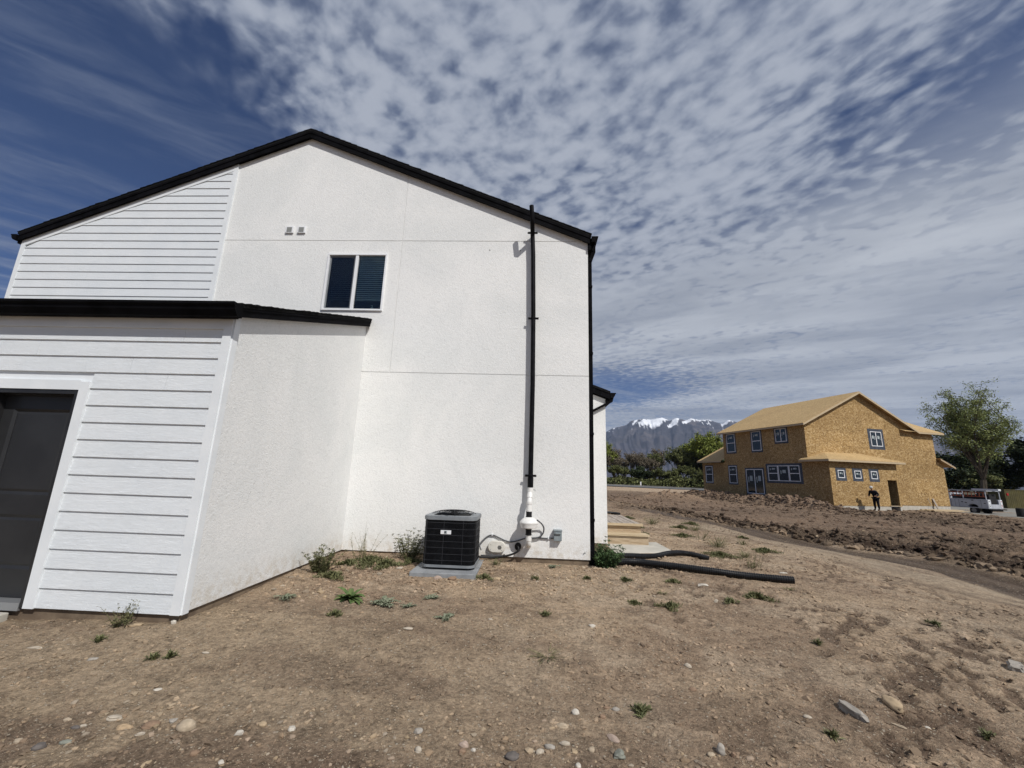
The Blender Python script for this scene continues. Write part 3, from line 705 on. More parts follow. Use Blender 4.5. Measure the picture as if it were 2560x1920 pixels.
# window
win = MB(); F0, F1, G0, G1 = -4.19, -2.967, 4.402, 5.625
def ring(bm, x0, x1, z0, z1, wd, ya, yb):
    bm.box((x0, ya, z0), (x1, yb, z0+wd)); bm.box((x0, ya, z1-wd), (x1, yb, z1)); bm.box((x0, ya, z0+wd), (x0+wd, yb, z1-wd)); bm.box((x1-wd, ya, z0+wd), (x1, yb, z1-wd))
wn = empty('window', (-3.578, D1, 4.40), 0, None, None); wn.parent = house; wn.matrix_basis = Matrix.Translation(Vector((-3.578, D1, 4.40))-house.location)
ring(win, F0, F1, G0, G1, .036, D1-.032, D1+.03); XMU = -3.585
win.box((XMU-.028, D1-.024, G0+.036), (XMU+.030, D1+.028, G1-.036)); win.build('frame', 'vinyl', wn, bevel=.004)
b = MB(); ring(b, F0+.037, XMU-.029, G0+.037, G1-.037, .032, D1+.012, D1+.045); b.build('sash', 'acgrey', wn)
for (a_, c_, yy) in ((F0+.06, XMU-.05, .034), (XMU+.030, F1-.036, .012)):
    b = MB(); b.box((a_, D1+yy, G0+.05), (c_, D1+yy+.004, G1-.037)) if a_ > -4 else b.box((a_, D1+yy, G0+.06), (c_, D1+yy+.004, G1-.06)); b.build('pane', 'glass', wn)
b = MB(); b.box((F0+.06, D1+.018, G0+.06), (XMU-.05, D1+.0185, G1-.06)); b.build('insect_screen', 'screen', wn)
b = MB()
for k in range(21):
    z = G1-.065-k*.0445
    b.add([(F0+.07, D1+.070, z-.017), (F1-.07, D1+.070, z-.017), (F1-.07, D1+.086, z+.018), (F0+.07, D1+.086, z+.018), (F0+.07, D1+.072, z-.018), (F1-.07, D1+.072, z-.018), (F1-.07, D1+.088, z+.017), (F0+.07, D1+.088, z+.017)], [(0, 1, 2, 3), (4, 7, 6, 5), (0, 4, 5, 1), (2, 6, 7, 3), (0, 3, 7, 4), (1, 5, 6, 2)])
b.box((F0+.06, D1+.065, G1-.065), (F1-.06, D1+.115, G1-.037)); b.box((F0+.07, D1+.07, 4.655), (F1-.07, D1+.1, 4.685))
b.build('blind', 'blind', wn)
b = MB(); b.box((-4.9, D1+.17, 4.37), (-2.4, D1+1.6, 4.40)); b.box((-4.9, D1+1.6, 4.4), (-2.4, D1+1.7, 5.9)); b.box((W0+.002, D1+.05, 4.433), (W1-.002, D1+T+.02, 4.445)); b.build('sill', 'room', wn)  # sill plus room floor and back, coloured dark for the unlit interior
disp = empty('soap_dispenser', (-3.22, D1+.11, 4.446), 0, 'small clear pump bottle on the sill inside the upstairs window', 'bottle')
b = MB(); b.lathe((-3.22, D1+.11, 4.446), [(.03, 0), (.033, .01), (.032, .06), (.014, .078)], 14); b.build('bottle', 'sticker', disp, smooth=True)
b = MB(); b.tube([(-3.22, D1+.11, 4.524), (-3.22, D1+.11, 4.56)], .005, 8); b.box((-3.245, D1+.10, 4.556), (-3.214, D1+.12, 4.566)); b.build('pump', 'sticker', disp)

# low side wing (garage)
ZT = 2.933; SLW = .340
b = MB()
fx = lambda u, v, d: (XC-d, u, v)
zl = lambda y: ZT+.02+SLW*(y-D2)
b.prism([(D2+.0205, 0), (D1-.0005, 0), (D1-.0005, zl(D1)), (D2+.0205, zl(D2))], fx, 0, .15)
b.build('wall', 'stucco', house, label='low stucco side wall of the wing beside the gable')
b = MB(); b.box((-9.5, D2+.03, 0.0), (XC-.151, D2+.12, ZT-.01)) if False else None
# front wall of the wing behind the siding, with the door opening
DX1 = -4.796; DX0 = -5.79; DZ1 = 2.100; DZ0 = -.03
b.box((-9.5, D2+.02, -.001), (DX0, D2+.15, ZT)); b.box((DX1, D2+.02, -.001), (XC-.151, D2+.15, ZT)); b.box((DX0, D2+.02, DZ1), (DX1, D2+.15, ZT)); b.box((-9.5, D2+.15, 0), (-9.35, D1-.01, 3.0))
b.build('wall', 'trim', house, label='front wall behind the lower siding')
# siding on the front face, boards broken at the door trim and butt joints
b = MB(); TX = -4.690
for k in range(-1, 17):
    za = .1642+k*EX; zb_ = min(za+EX+.012, ZT-.02)
    if za > ZT-.06: continue
    segs = [(-9.5, XC-.09)]
    if za < DZ1+.09: segs = [(-9.5, DX0-.106), (TX, XC-.09)]
    joints = {11: [-3.868], 12: [-4.296], 14: [-3.768], 13: [-5.4]}.get(k, [])
    ss_ = []
    for a_, c_ in segs:
        for j in joints:
            if a_ < j < c_: ss_.append((a_, j-.0015)); a_ = j+.0015
        ss_.append((a_, c_))
    for a_, c_ in ss_:
        z_a = za
        f = lambda u, v, d, za=za: (u, D2-.006+(v-za)/EX*.0145 if d < .001 else D2+.0195, v)
        zlo = max(za, -.014)
        b.prism([(a_, zlo), (c_, zlo), (c_, zb_), (a_, zb_)], f, 0, 1)
b.build('siding', 'siding', house, label='lower white wood-grain lap siding beside the grey door')
b = MB(); b.box((XC-.09, D2-.019, -.014), (XC, D2+.0195, ZT)); b.build('trim_board', 'trim', house)
b = MB(); b.box((XC-.012, D2+.0, -.014), (XC+.016, D2+.075, ZT+.02)); b.build('trim_board', 'trim', house)
b = MB(); b.box((DX1+.001, D2-.018, -.02), (TX-.0005, D2+.0195, DZ1+.09)); b.build('trim_board', 'trim', house)
b = MB(); b.box((DX0-.106, D2-.018, DZ1+.001), (DX1, D2+.0195, DZ1+.105)); b.build('trim_board', 'trim', house)
b = MB(); b.box((DX0-.106, D2-.018, -.02), (DX0-.001, D2+.0195, DZ1)); b.build('trim_board', 'trim', house)
b = MB(); b.box((-9.5, D2-.016, ZT-.13), (XC-.0905, D2+.019, ZT+.02)); b.build('trim_board', 'trim', house)
# door
door = MB()
LX0, LX1, LZ0, LZ1, LY = DX0+.045, DX1-.045, .03, DZ1-.045, D2+.115
def prect(bm, x0, x1, z0, z1, y, yb): bm.box((x0, y, z0), (x1, yb, z1))
st = .115
prect(door, LX0, LX0+st, LZ0, LZ1, LY, LY+.04); prect(door, LX1-st, LX1, LZ0, LZ1, LY, LY+.04)
for z0, z1 in ((LZ0, .29), (.807, 1.006), (1.90, LZ1)): prect(door, LX0+st, LX1-st, z0, z1, LY, LY+.04)
for z0, z1 in ((.29, .807), (1.006, 1.90)):
    xa, xb_ = LX0+st, LX1-st
    o_ = [(xa, z0), (xb_, z0), (xb_, z1), (xa, z1)]; i_ = [(xa+.03, z0+.03), (xb_-.03, z0+.03), (xb_-.03, z1-.03), (xa+.03, z1-.03)]; j_ = [(xa+.055, z0+.055), (xb_-.055, z0+.055), (xb_-.055, z1-.055), (xa+.055, z1-.055)]
    vs = [(x, LY+.001, z) for x, z in o_]+[(x, LY+.016, z) for x, z in i_]+[(x, LY+.006, z) for x, z in j_]
    fs = [(i, (i+1) % 4, 4+(i+1) % 4, 4+i) for i in range(4)]+[(4+i, 4+(i+1) % 4, 8+(i+1) % 4, 8+i) for i in range(4)]+[(8, 9, 10, 11)]
    door.add(vs, fs)
dr = door.build('door', 'doorgrey', house)
b = MB(); b.box((DX0+.001, D2-.008, -.02), (DX0+.044, D2+.16, DZ1)); b.box((DX1-.044, D2-.008, -.02), (DX1-.001, D2+.16, DZ1)); b.box((DX0+.044, D2-.008, DZ1-.044), (DX1-.044, D2+.16, DZ1-.001))
b.box((DX1-.056, D2+.07, 0), (DX1-.044, D2+.114, DZ1-.044)); b.box((DX0+.044, D2+.07, DZ1-.056), (DX1-.056, D2+.114, DZ1-.044)); b.build('door_frame', 'doorframe', dr)
b = MB(); b.box((DX0+.044, D2-.015, -.045), (DX1-.044, D2+.16, .025)); b.build('threshold', 'metal', dr)
b = MB(); b.lathe((LX0+.06, LY-.055, .98), [(.028, 0), (.03, .02), (.012, .035), (.012, .05), (.03, .055)], 16, 'y'); b.build('handle', 'metal', dr, smooth=True)
# wing roof: lean-to sloping down towards the camera
EO = .075
b = MB(); yf = D2-EO; zf_ = lambda y: zl(y)+.098
rx1 = XC+OV+.02
b.prism([(yf, zf_(yf)), (D1-.033, zf_(D1-.033)), (D1-.033, zf_(D1-.033)+.035), (yf, zf_(yf)+.035)], lambda u, v, d: (d, u, v), -9.6, rx1)
n = 30; Lr = D1-.033-yf
for k in range(n):
    y0 = yf+k/n*Lr; y1 = y0+Lr/n+.01; o_ = rr.random()*.012
    b.prism([(y0, zf_(y0)+.035), (min(y1, D1-.034), zf_(min(y1, D1-.034))+.035), (y0, zf_(y0)+.045+.010*rr.random())], lambda u, v, d: (d, u, v), -9.6, rx1+.006+o_)
lr = b.build('low_roof', 'shingle', house)
b = MB(); b.prism([(yf+.02, zf_(yf+.02)-.108), (D1-.034, zf_(D1-.034)-.118), (D1-.034, zf_(D1-.034)-.0005), (yf+.02, zf_(yf+.02)-.0005)], lambda u, v, d: (d, u, v), XC+OV-.026, XC+OV)
b.prism([(yf+.02, zf_(yf+.02)-.032), (D1-.034, zf_(D1-.034)-.032), (D1-.034, zf_(D1-.034)-.001), (yf+.02, zf_(yf+.02)-.001)], lambda u, v, d: (d, u, v), XC+OV+.0003, XC+OV+.013)
b.box((-9.6, yf-.0, zf_(yf)-.125), (XC+OV, yf+.0195, zf_(yf)-.001)); b.build('fascia', 'black', lr, label='black fascia boards of the low roof')
gutter(lr, yf-.001, -1, zf_(yf)+.012, -9.6, XC+OV+.05, 'x', sc=1.15)
# rear wing on the far side of the house, with its own eave
YW, XW = 9.329, 1.660
b = MB(); zw = lambda x: 3.33-.37*(x-1.37)
b.prism([(XR+.0005, 0), (XW, 0), (XW, zw(XW)-.12), (XR+.0005, zw(XR)-.12)], lambda u, v, d: (u, d, v), YW, 14.5); b.build('wall', 'stucco', house, label='narrow stucco rear wing wall behind the gable corner')
b = MB(); b.prism([(XR+.001, zw(XR)+.03), (XW+.10, zw(XW+.10)+.03), (XW+.10, zw(XW+.10)+.085), (XR+.001, zw(XR)+.085)], lambda u, v, d: (u, d, v), YW-.10, 14.6); rw = b.build('rear_roof', 'shingle', house)
b = MB(); b.prism([(XR+.001, zw(XR)-.10), (XW+.095, zw(XW+.095)-.10), (XW+.095, zw(XW+.095)+.029), (XR+.001, zw(XR)+.029)], lambda u, v, d: (u, d, v), YW-.085, YW-.055)
b.box((XW+.001, YW-.05, 3.0), (XW+.095, 14.5, 3.16)); b.build('fascia', 'black', rw)
gutter(rw, XW+.10, 1, 3.235, YW-.09, 14.5)
dspout(rw, [(XW+.15, YW-.04, 3.13), (XW+.13, YW-.04, 3.05), (XW-.02, YW-.045, 2.965), (1.15, YW-.045, 2.70), (1.15, YW-.045, .05)], .05, .06)
b = MB(); b.box((XR+.02, YW+.02, -.8), (XW-.02, 14.4, -.001)); b.build('foundation', 'found', house)
b = MB(); b.box((-6.6, D2-1.05, -.30), (-4.90, D2-.02, -.055)); st_ = tag(b.build('doorstep', 'concrete', bevel=.012), 'pale concrete doorstep under the dark grey door', 'doorstep')

# ---------------------------------------------------------------- radon vent stack
px0 = -.0
stack = empty('vent_stack', (0, D1-.1, .2), 0, 'tall black and white vent pipe with white fan running up the gable wall', 'vent pipe')
b = MB(); yy = D1-.105
b.tube([(.002, yy, 1.165), (.003, yy, 3.0), (-.012, yy, 4.3), (-.040, yy, 5.55), (-.058, yy, 5.93), (-.062, yy-.02, 6.00), (-.070, D1-.36, 6.12), (-.074, D1-.40, 6.18), (-.092, D1-.415, 6.435)], .0425, 20)
b.build('pipe', 'pipeblack', stack, smooth=True, label='long black upper pipe')
b = MB(); b.tube([(.001, yy, 1.16), (.002, yy, 1.33)], .05, 20); b.build('coupling', 'pipeblack', stack, smooth=True)
for x, z in ((.003, 1.355), (-.010, 4.254), (-.060, 6.05)):
    b = MB(); b.tube([(x, yy, z-.018), (x, yy, z+.018)], .0505, 20); b.box((x-.10, yy-.012, z-.02), (x+.10, yy+.012, z+.02)); b.box((x-.02, yy+.04, z-.015), (x+.02, D1-.0005, z+.015)); b.build('bracket', 'pipeblack', stack, bevel=.006)
b = MB(); yl = D1-.19
b.tube([(.0, yy, 1.17), (0, yy, 1.10), (-.001, yy-.01, 1.07), (-.006, yl+.03, .96), (-.01, yl, .90), (-.012, yl, .76)], .043, 20)
for (p, q, r_) in (((0, yy, 1.085), (0, yy, 1.135), .0505), ((-.004, yy-.022, 1.045), (-.006, yl+.038, .985), .050), ((-.010, yl+.004, .925), (-.0115, yl, .885), .050), ((-.012, yl, .80), (-.012, yl, .765), .050)):
    b.tube([p, q], r_, 20)
b.build('pipe', 'pvc', stack, smooth=True, label='white offset pipe with collars')
b = MB(); b.tube([(.045, yy, 1.12), (.085, yy-.02, 1.118)], .006, 6); b.tube([(.085, yy-.03, 1.118), (.085, yy-.03, 1.095)], .005, 6); b.build('hook', 'metal', stack)
for z0, z1 in ((.672, .768), (.385, .486)):
    b = MB(); b.lathe((-.012, yl, z0), [(.047, 0), (.0525, .004), (.0525, .016), (.049, .018), (.049, z1-z0-.018), (.0525, z1-z0-.016), (.0525, z1-z0-.004), (.047, z1-z0)], 24); b.build('coupling', 'blackrub', stack, smooth=True, label='black rubber coupling')
b = MB(); b.lathe((-.010, yl, 0), [(.05, .486), (.05, .492), (.118, .502), (.134, .508), (.146, .568), (.152, .572), (.152, .594), (.148, .598), (.146, .604), (.120, .636), (.100, .652), (.06, .672), (.052, .676)], 36); b.build('fan_housing', 'pvc', stack, smooth=True)
b = MB(); b.tube([(-.010, yl, .40), (-.009, yl, .30), (-.006, yl+.004, .262), (-.004, yl+.03, .228), (-.002, yl+.08, .21), (-.002, D1-.0005, .205)], .0435, 20); b.tube([(-.010, yl, .30), (-.009, yl, .345)], .0505, 20); b.build('elbow', 'pvc', stack, smooth=True)
# flexible conduit loop
def smooth_path(pts, n=8):
    out_ = []
    P_ = [Vector(p) for p in pts]
    for i in range(len(P_)-1):
        p0, p1, p2, p3 = P_[max(i-1, 0)], P_[i], P_[i+1], P_[min(i+2, len(P_)-1)]
        for k in range(n):
            t = k/n; out_.append(.5*((2*p1)+(-p0+p2)*t+(2*p0-5*p1+4*p2-p3)*t*t+(-p0+3*p1-3*p2+p3)*t**3))
    out_.append(P_[-1]); return out_
cy = D1-.022
b = MB(); b.tube(smooth_path([(-.80, D1-.16, .12), (-.83, D1-.10, .20), (-.74, cy, .296), (-.632, cy, .342), (-.512, cy, .302), (-.411, cy, .262), (-.312, cy, .243), (-.195, cy, .266), (-.068, cy, .308), (.06, cy, .322), (.15, cy, .326), (.28, cy, .322), (.42, cy, .330)]), .0105, 8); cb = tag(b.build('cable', 'cable', smooth=True), 'grey cable clipped along the wall from the black cooling unit to the grey socket box', 'cable')
b = MB(); b.box((-.645, D1-.036, .335), (-.620, D1-.0005, .362)); b.build('clip', 'white', cb)
b = MB(); b.box((.318, D1-.036, .312), (.338, D1-.0005, .342)); b.build('clip', 'white', cb)
b = MB(); b.tube(smooth_path([(.125, yl+.03, .628), (.165, yl+.06, .60), (.218, D1-.09, .55), (.246, D1-.06, .485), (.232, D1-.05, .405), (.17, D1-.045, .342), (.06, D1-.045, .318), (-.03, D1-.045, .310)]), .0125, 8); tag(b.build('cable', 'cable', smooth=True), 'grey looped cable from the white fan round to the wall behind its pipe', 'cable')
# grey socket box
sb = MB(); sb.box((.415, D1-.095, .296), (.549, D1-.0005, .47)); s_o = tag(sb.build('socket_box', 'boxgrey', bevel=.006), 'small grey weatherproof socket box on the white wall', 'socket box')
b = MB(); b.box((.409, D1-.106, .448), (.555, D1-.0005, .4745)); b.build('lid', 'boxgrey', s_o, bevel=.004)
b = MB(); b.box((.435, D1-.122, .405), (.530, D1-.0955, .437)); b.build('hinge_cover', 'boxgrey', s_o, bevel=.008)
# oval vent terminal
ov = empty('exhaust_terminal', (-.546, D1, .162), 0, 'ivory oval exhaust terminal low on the wall beside the cooling unit', 'exhaust vent')
def oval(cx, cz, hw, hr, n=12):
    p = []
    for sgn, a0 in ((1, -90), (-1, 90)):
        for k in range(n+1):
            a = R(a0+180*k/n); p.append((cx+sgn*(hw-hr)+hr*math.cos(a), cz+hr*math.sin(a)))
    return p
b = MB(); b.prism(oval(-.546, .162, .148, .092), fr, -.075, -.0005); b.build('cover', 'capwhite', ov, bevel=.01)
b = MB()
for k in range(5):
    zz_ = .128+k*.013; hw_ = math.sqrt(max(0, .034**2-(zz_-.154)**2)); b.box((-.496-hw_, D1-.0772, zz_-.004), (-.496+hw_, D1-.0752, zz_+.004))
b.build('louvre', 'darkhole', ov)
for x, z in ((-.645, .195), (-.645, .115), (-.457, .195), (-.457, .112)):
    b = MB(); b.lathe((x, D1-.0775, z), [(.007, 0), (.007, .0022)], 10, 'y'); b.build('screw', 'ventgrey', ov)
# line set entering through black flange
ls = empty('refrigerant_line', (-.187, D1, .1), 0, 'black insulated pipes leaving the wall through a black oval flange to the cooling unit', 'pipe')
b = MB(); b.prism([(x, z) for x, z in [( -.187+.062*math.cos(a)*.9, .172+.066*math.sin(a)) for a in [2*math.pi*k/24 for k in range(24)]]], fr, -.022, -.0005); b.build('flange', 'blackrub', ls, bevel=.006)
b = MB(); b.tube(smooth_path([(-.187, D1, .19), (-.187, D1-.06, .185), (-.175, D1-.085, .145), (-.20, D1-.09, .098), (-.30, D1-.095, .052), (-.42, D1-.10, .022), (-.60, D1-.12, .005), (-.82, D1-.2, .012)]), .017, 10); b.build('insulated_pipe', 'blackrub', ls, smooth=True)
b = MB(); b.tube(smooth_path([(-.17, D1, .16), (-.165, D1-.05, .15), (-.155, D1-.07, .118), (-.22, D1-.075, .075), (-.33, D1-.08, .042), (-.46, D1-.085, .03), (-.80, D1-.15, .035)]), .008, 8); b.build('copper_pipe', 'cable', ls, smooth=True)
b = MB(); b.tube([(-.42, D1-.105, .03), (-.40, D1-.10, .034)], .026, 10); b.build('tape', 'blackrub', ls)

# ---------------------------------------------------------------- condenser unit
ac = empty('cooling_unit', (-1.195, 6.83, -.03), 0, 'black louvred air conditioning unit on a grey pad beside the white wall', 'air conditioner')
AX0, AX1, AY0, AY1 = -1.590, -.800, 6.45, 7.16
def rrect(x0, x1, y0, y1, r_, n=6):
    p = []
    for cx_, cy_, a0 in ((x1-r_, y0+r_, -90), (x1-r_, y1-r_, 0), (x0+r_, y1-r_, 90), (x0+r_, y0+r_, 180)):
        for k in range(n+1):
            a = R(a0+90*k/n); p.append((cx_+r_*math.cos(a), cy_+r_*math.sin(a)))
    return p
up = lambda u, v, d: (u, v, d)
b = MB(); b.prism(rrect(AX0+.012, AX1-.012, AY0+.012, AY1-.012, .10), up, .03, .68); core = b.build('coil', 'acblack', ac)
b = MB()
def hoop(bm, x0, x1, y0, y1, r_, z0, z1, t):
    o_ = rrect(x0, x1, y0, y1, r_); i_ = rrect(x0+t, x1-t, y0+t, y1-t, r_-t*.5); n = len(o_)
    vs = [(x, y, z0) for x, y in o_]+[(x, y, z1) for x, y in o_]+[(x, y, z1) for x, y in i_]+[(x, y, z0) for x, y in i_]
    fs = []
    for i in range(n):
        j = (i+1) % n
        for k in range(4): fs.append((k*n+i, k*n+j, ((k+1) % 4)*n+j, ((k+1) % 4)*n+i))
    bm.add(vs, fs)
for k in range(42): hoop(b, AX0+.004, AX1-.004, AY0+.004, AY1-.004, .108, .045+k*.0150, .0515+k*.0150, .010)
b.build('louvre', 'acblack', ac)
b = MB()
for k in range(7): hoop(b, AX0, AX1, AY0, AY1, .112, .095+k*.0885, .0985+k*.0885, .006)
for x in (AX0+.31, AX0+.60, AX0+.05): b.box((x, AY0-.001, .04), (x+.003, AY0+.006, .68))
b.box((AX1-.006, AY0+.12, .04), (AX1+.001, AY0+.123, .68)); b.build('wire_guard', 'wirelt', ac)
b = MB(); hoop(b, AX0-.010, AX1+.010, AY0-.010, AY1+.010, .118, .665, .715, .10); hoop(b, AX0-.004, AX1+.004, AY0-.004, AY1+.004, .113, .715, .724, .12); b.build('top_cap', 'acgrey', ac, bevel=.004, smooth=False)
b = MB(); hoop(b, AX0-.006, AX1+.006, AY0-.006, AY1+.006, .116, .0, .034, .08); b.build('base_pan', 'acgrey', ac)
b = MB(); b.box((AX0-.006, AY1-.30, .03), (AX0+.012, AY1-.1, .67)); b.build('corner_post', 'acgrey', ac) if False else None
b = MB(); b.prism(rrect(AX0+.09, AX1-.09, AY0+.09, AY1-.09, .1), up, -.03, .0) ; b.build('foot', 'blackrub', ac)
b = MB(); cxx, cyy = (AX0+AX1)/2, (AY0+AY1)/2
for k in range(9):
    r_ = .05+k*.033; z = .724+.062*math.sqrt(max(0, 1-(r_/.345)**2))
    b.tube([(cxx+r_*math.cos(2*math.pi*j/32), cyy+r_*math.sin(2*math.pi*j/32), z) for j in range(33)], .0032, 5, False)
for k in range(8):
    a = 2*math.pi*k/8+.2; b.tube([(cxx+r_*math.cos(a), cyy+r_*math.sin(a), .724+.062*math.sqrt(max(0, 1-(r_/.345)**2))) for r_ in (.0, .1, .2, .28, .335, .344)], .004, 5, False)
b.build('fan_grille', 'acblack', ac)
b = MB(); b.lathe((cxx, cyy, .69), [(.07, 0), (.075, .05), (.03, .075)], 20)
for k in range(3):
    a = 2*math.pi*k/3; c_, s_ = math.cos(a), math.sin(a)
    b.add([(cxx+c_*.06-s_*.03, cyy+s_*.06+c_*.03, .72), (cxx+c_*.28-s_*.10, cyy+s_*.28+c_*.10, .735), (cxx+c_*.28+s_*.08, cyy+s_*.28-c_*.08, .705), (cxx+c_*.06+s_*.03, cyy+s_*.06-c_*.03, .70)], [(0, 1, 2, 3)])
b.build('fan', 'blackrub', ac)
b = MB(); b.box((-1.322, AY0-.010, .466), (-1.165, AY0-.004, .522)); pl = b.build('badge', 'white', ac, bevel=.002)
b = MB(); b.box((-1.268, AY0-.0125, .474), (-1.228, AY0-.0105, .514)); b.build('emblem', 'boxgrey', pl)
b = MB(); b.box((-1.262, AY0-.0135, .480), (-1.245, AY0-.0128, .508)); b.build('emblem', 'acblack', pl)
b = MB(); b.box((-1.70, 6.25, -.16), (-.745, 7.30, -.032)); tag(b.build('unit_pad', 'padgrey', bevel=.012), 'grey plastic pad under the black cooling unit', 'pad')

# ---------------------------------------------------------------- timber framed house under construction
ZB = -.182
osb = empty('unfinished_house', (OA[0], OA[1], ZB), OPSI, 'two storey unfinished house sheathed in tan strand board', 'house')
OI = osb.matrix_basis
def lz(z): return z-ZB
def wallface(bm, u0, u1, v0, v1, holes, P3, th):
    us = sorted({u0, u1, *[h[0] for h in holes], *[h[1] for h in holes]}); vs = sorted({v0, v1, *[h[2] for h in holes], *[h[3] for h in holes]})
    inh = lambda a, c: any(h[0]-1e-6 <= a <= h[1]+1e-6 and h[2]-1e-6 <= c <= h[3]+1e-6 for h in holes)
    for i in range(len(us)-1):
        for j in range(len(vs)-1):
            if inh((us[i]+us[i+1])/2, (vs[j]+vs[j+1])/2): continue
            bm.prism([(us[i], vs[j]), (us[i+1], vs[j]), (us[i+1], vs[j+1]), (us[i], vs[j+1])], P3, 0, th)
gf = lambda t0: (lambda u, v, d: (u, t0+d, v-ZB))        # gable-parallel faces
lf = lambda s0: (lambda u, v, d: (s0+d, u, v-ZB))        # left faces, u = t
OW, OZE, OZR, OSR, OL, OL2, OB, OW2, OWB = 13.81, 6.30, 9.20, 5.805, 9.516, 13.0, 1.75, 14.49, 6.62
OSLP = .492; OSLR = .527; OZR = 9.195
holes_g = [(6.79, 8.0, 4.66, 5.92)]
b = MB(); wallface(b, 0, OW, 3.34, 5.95, holes_g, gf(0), .15)
zrf = lambda s: OZR-(OSLP if s < OSR else OSLR)*abs(s-OSR)
sR = OSR+(OZR-5.95)/OSLR
b.prism([(0, 5.95), (sR, 5.95), (OSR, OZR), (0, zrf(0))], gf(0), 0, .15)
b.prism([(sR, 5.951), (OW, 5.951), (OW, 6.09), (sR-.25, 6.09)], gf(0), .001, .149)
wallface(b, OWB-.1, OW2, ZB, 3.325, [], gf(0), .15)
b.prism([(OW2-.7, 3.325), (OW2, 3.325), (OW2-.7, 3.62)], gf(0.001), 0, .148)
b.box((.01, .012, lz(3.32)), (OW-.01, .14, lz(3.345)))
b.build('wall', 'osb', osb, world=False, label='sunlit strand board gable wall')
b = MB()
sm = [(.72, 1.34, 1.87, 2.47), (2.32, 2.94, 1.87, 2.47), (3.93, 4.55, 1.87, 2.47)]
wallface(b, 0, OWB, ZB, 3.16, sm+[(5.50, 6.42, ZB, 1.83)], gf(-OB), .15); b.box((OWB-.15, -OB+.15, 0), (OWB, 0-.001, lz(3.16)))
b.build('wall', 'osb', osb, world=False, label='sunlit low front wing wall with small square windows')
LW = dict(u1=(7.85, 8.98, 4.22, 6.02), u2=(4.57, 5.66, 4.22, 6.02), u3=(1.76, 2.92, 4.86, 6.02), l2=(7.92, 8.97, 1.17, 2.84), sl=(4.68, 6.70, .30, 2.52), tr=(.84, 4.08, 1.50, 2.82))
b = MB(); wallface(b, .15, OL-.0, 3.34, 6.22, [LW[k] for k in ('u1', 'u2', 'u3')], lf(0), .15)
wallface(b, -OB+.15, OL, ZB, 3.325, [LW[k] for k in ('l2', 'sl', 'tr')], lf(0), .15); b.box((.012, .16, lz(3.32)), (.14, OL-.01, lz(3.345)))
wallface(b, OL+.0005, OL2, ZB, 3.20, [(11.42, 12.50, 1.16, 2.86)], lf(0), .15)
b.box((.151, OL-.15, lz(3.34)), (OW-.001, OL, lz(6.2))); b.box((OW-.15, .151, lz(3.34)), (OW, OL-.151, lz(6.0))); b.box((.151, OL2-.15, 0), (OW2-.001, OL2, lz(3.2))); b.box((OW2-.15, .151, 0), (OW2, OL2-.151, lz(3.3)))
b.build('wall', 'osb', osb, world=False, label='shaded strand board side wall')
b = MB(); b.box((.151, .151, -.05), (OW2-.151, OL2-.151, .0)); b.box((.151, .151, lz(3.1)), (OW-.151, OL-.151, lz(3.3))); b.box((.16, -OB+.151, -.05), (OWB-.151, .15, 0.0)); b.box((5.2, -OB+1.1, .0), (6.6, -OB+1.15, lz(3.1))); b.build('floor', 'room', osb, world=False)  # floors and an upright sheet behind the doorway, coloured dark for interior gloom
b = MB(); b.box((.02, -OB+.02, -.95), (5.50, OL2-.02, -.001)); b.box((6.42, -OB+.02, -.95), (OWB-.02, .0, -.001)); b.box((5.5, -OB+.6, -.95), (6.42, .0, -.001)); b.box((5.51, .02, -.95), (OW2-.02, OL2-.021, -.0015)); b.build('foundation', 'concrete', osb, world=False)
b = MB(); b.box((5.42, -OB-.03, .01), (6.50, -OB+.06, .06)); b.build('threshold', 'lumber', osb, world=False)
# roofs
OO = .38; EVO = .45
b = MB()
def slabst(bm, pts, t):
    # polygon of (s,t,z) top corners, thickened downward
    n = len(pts); vs = [(p[0], p[1], lz(p[2])) for p in pts]+[(p[0], p[1], lz(p[2])-t) for p in pts]
    bm.add(vs, [tuple(range(n)), tuple(range(2*n-1, n-1, -1))]+[(i, i+n, (i+1) % n+n, (i+1) % n) for i in range(n)])
ZTP = .09
ze_l = OZR+ZTP-OSLP*(OSR+EVO); sRr = 11.85; ze_r = OZR+ZTP-OSLR*(sRr-OSR)
slabst(b, [(-EVO, -OO, ze_l), (OSR, -OO, OZR+ZTP), (OSR, OL+OO, OZR+ZTP), (-EVO, OL+OO, ze_l)], .03)
slabst(b, [(OSR, -OO, OZR+ZTP), (sRr, -OO, ze_r), (sRr, OL+OO, ze_r), (OSR, OL+OO, OZR+ZTP)], .03)
rf = b.build('roof', 'osbroof', osb, world=False)
b = MB(); slabst(b, [(sRr-1.6, -OO+.01, ze_r+.02), (14.65, -OO+.01, ze_r+.02), (14.65, 2.6, ze_r+1.42), (9.0, 2.6, ze_r+1.42)], .03); slabst(b, [(9.0, 2.61, ze_r+1.42), (14.65, 2.61, ze_r+1.42), (14.65, 9.5, ze_r+.1), (9, 9.5, ze_r+.1)], .03)
b.build('shed_roof', 'osbroof', osb, world=False)
b = MB()
for s0, z0_, s1, z1_ in ((-EVO, ze_l, OSR, OZR+ZTP), (OSR, OZR+ZTP, sRr, ze_r)):
    b.prism([(s0, z0_-.185), (s1, z1_-.185), (s1, z1_-.031), (s0, z0_-.031)], gf(-OO), -.02, .02)
b.box((-EVO-.02, -OO+.021, lz(ze_l)-.17), (-EVO+.015, OL+OO, lz(ze_l)-.032))
b.box((sRr+.001, -OO-.01, lz(ze_r)-.15), (14.66, -OO+.03, lz(ze_r)-.012)); b.build('fascia', 'lumber', osb, world=False)
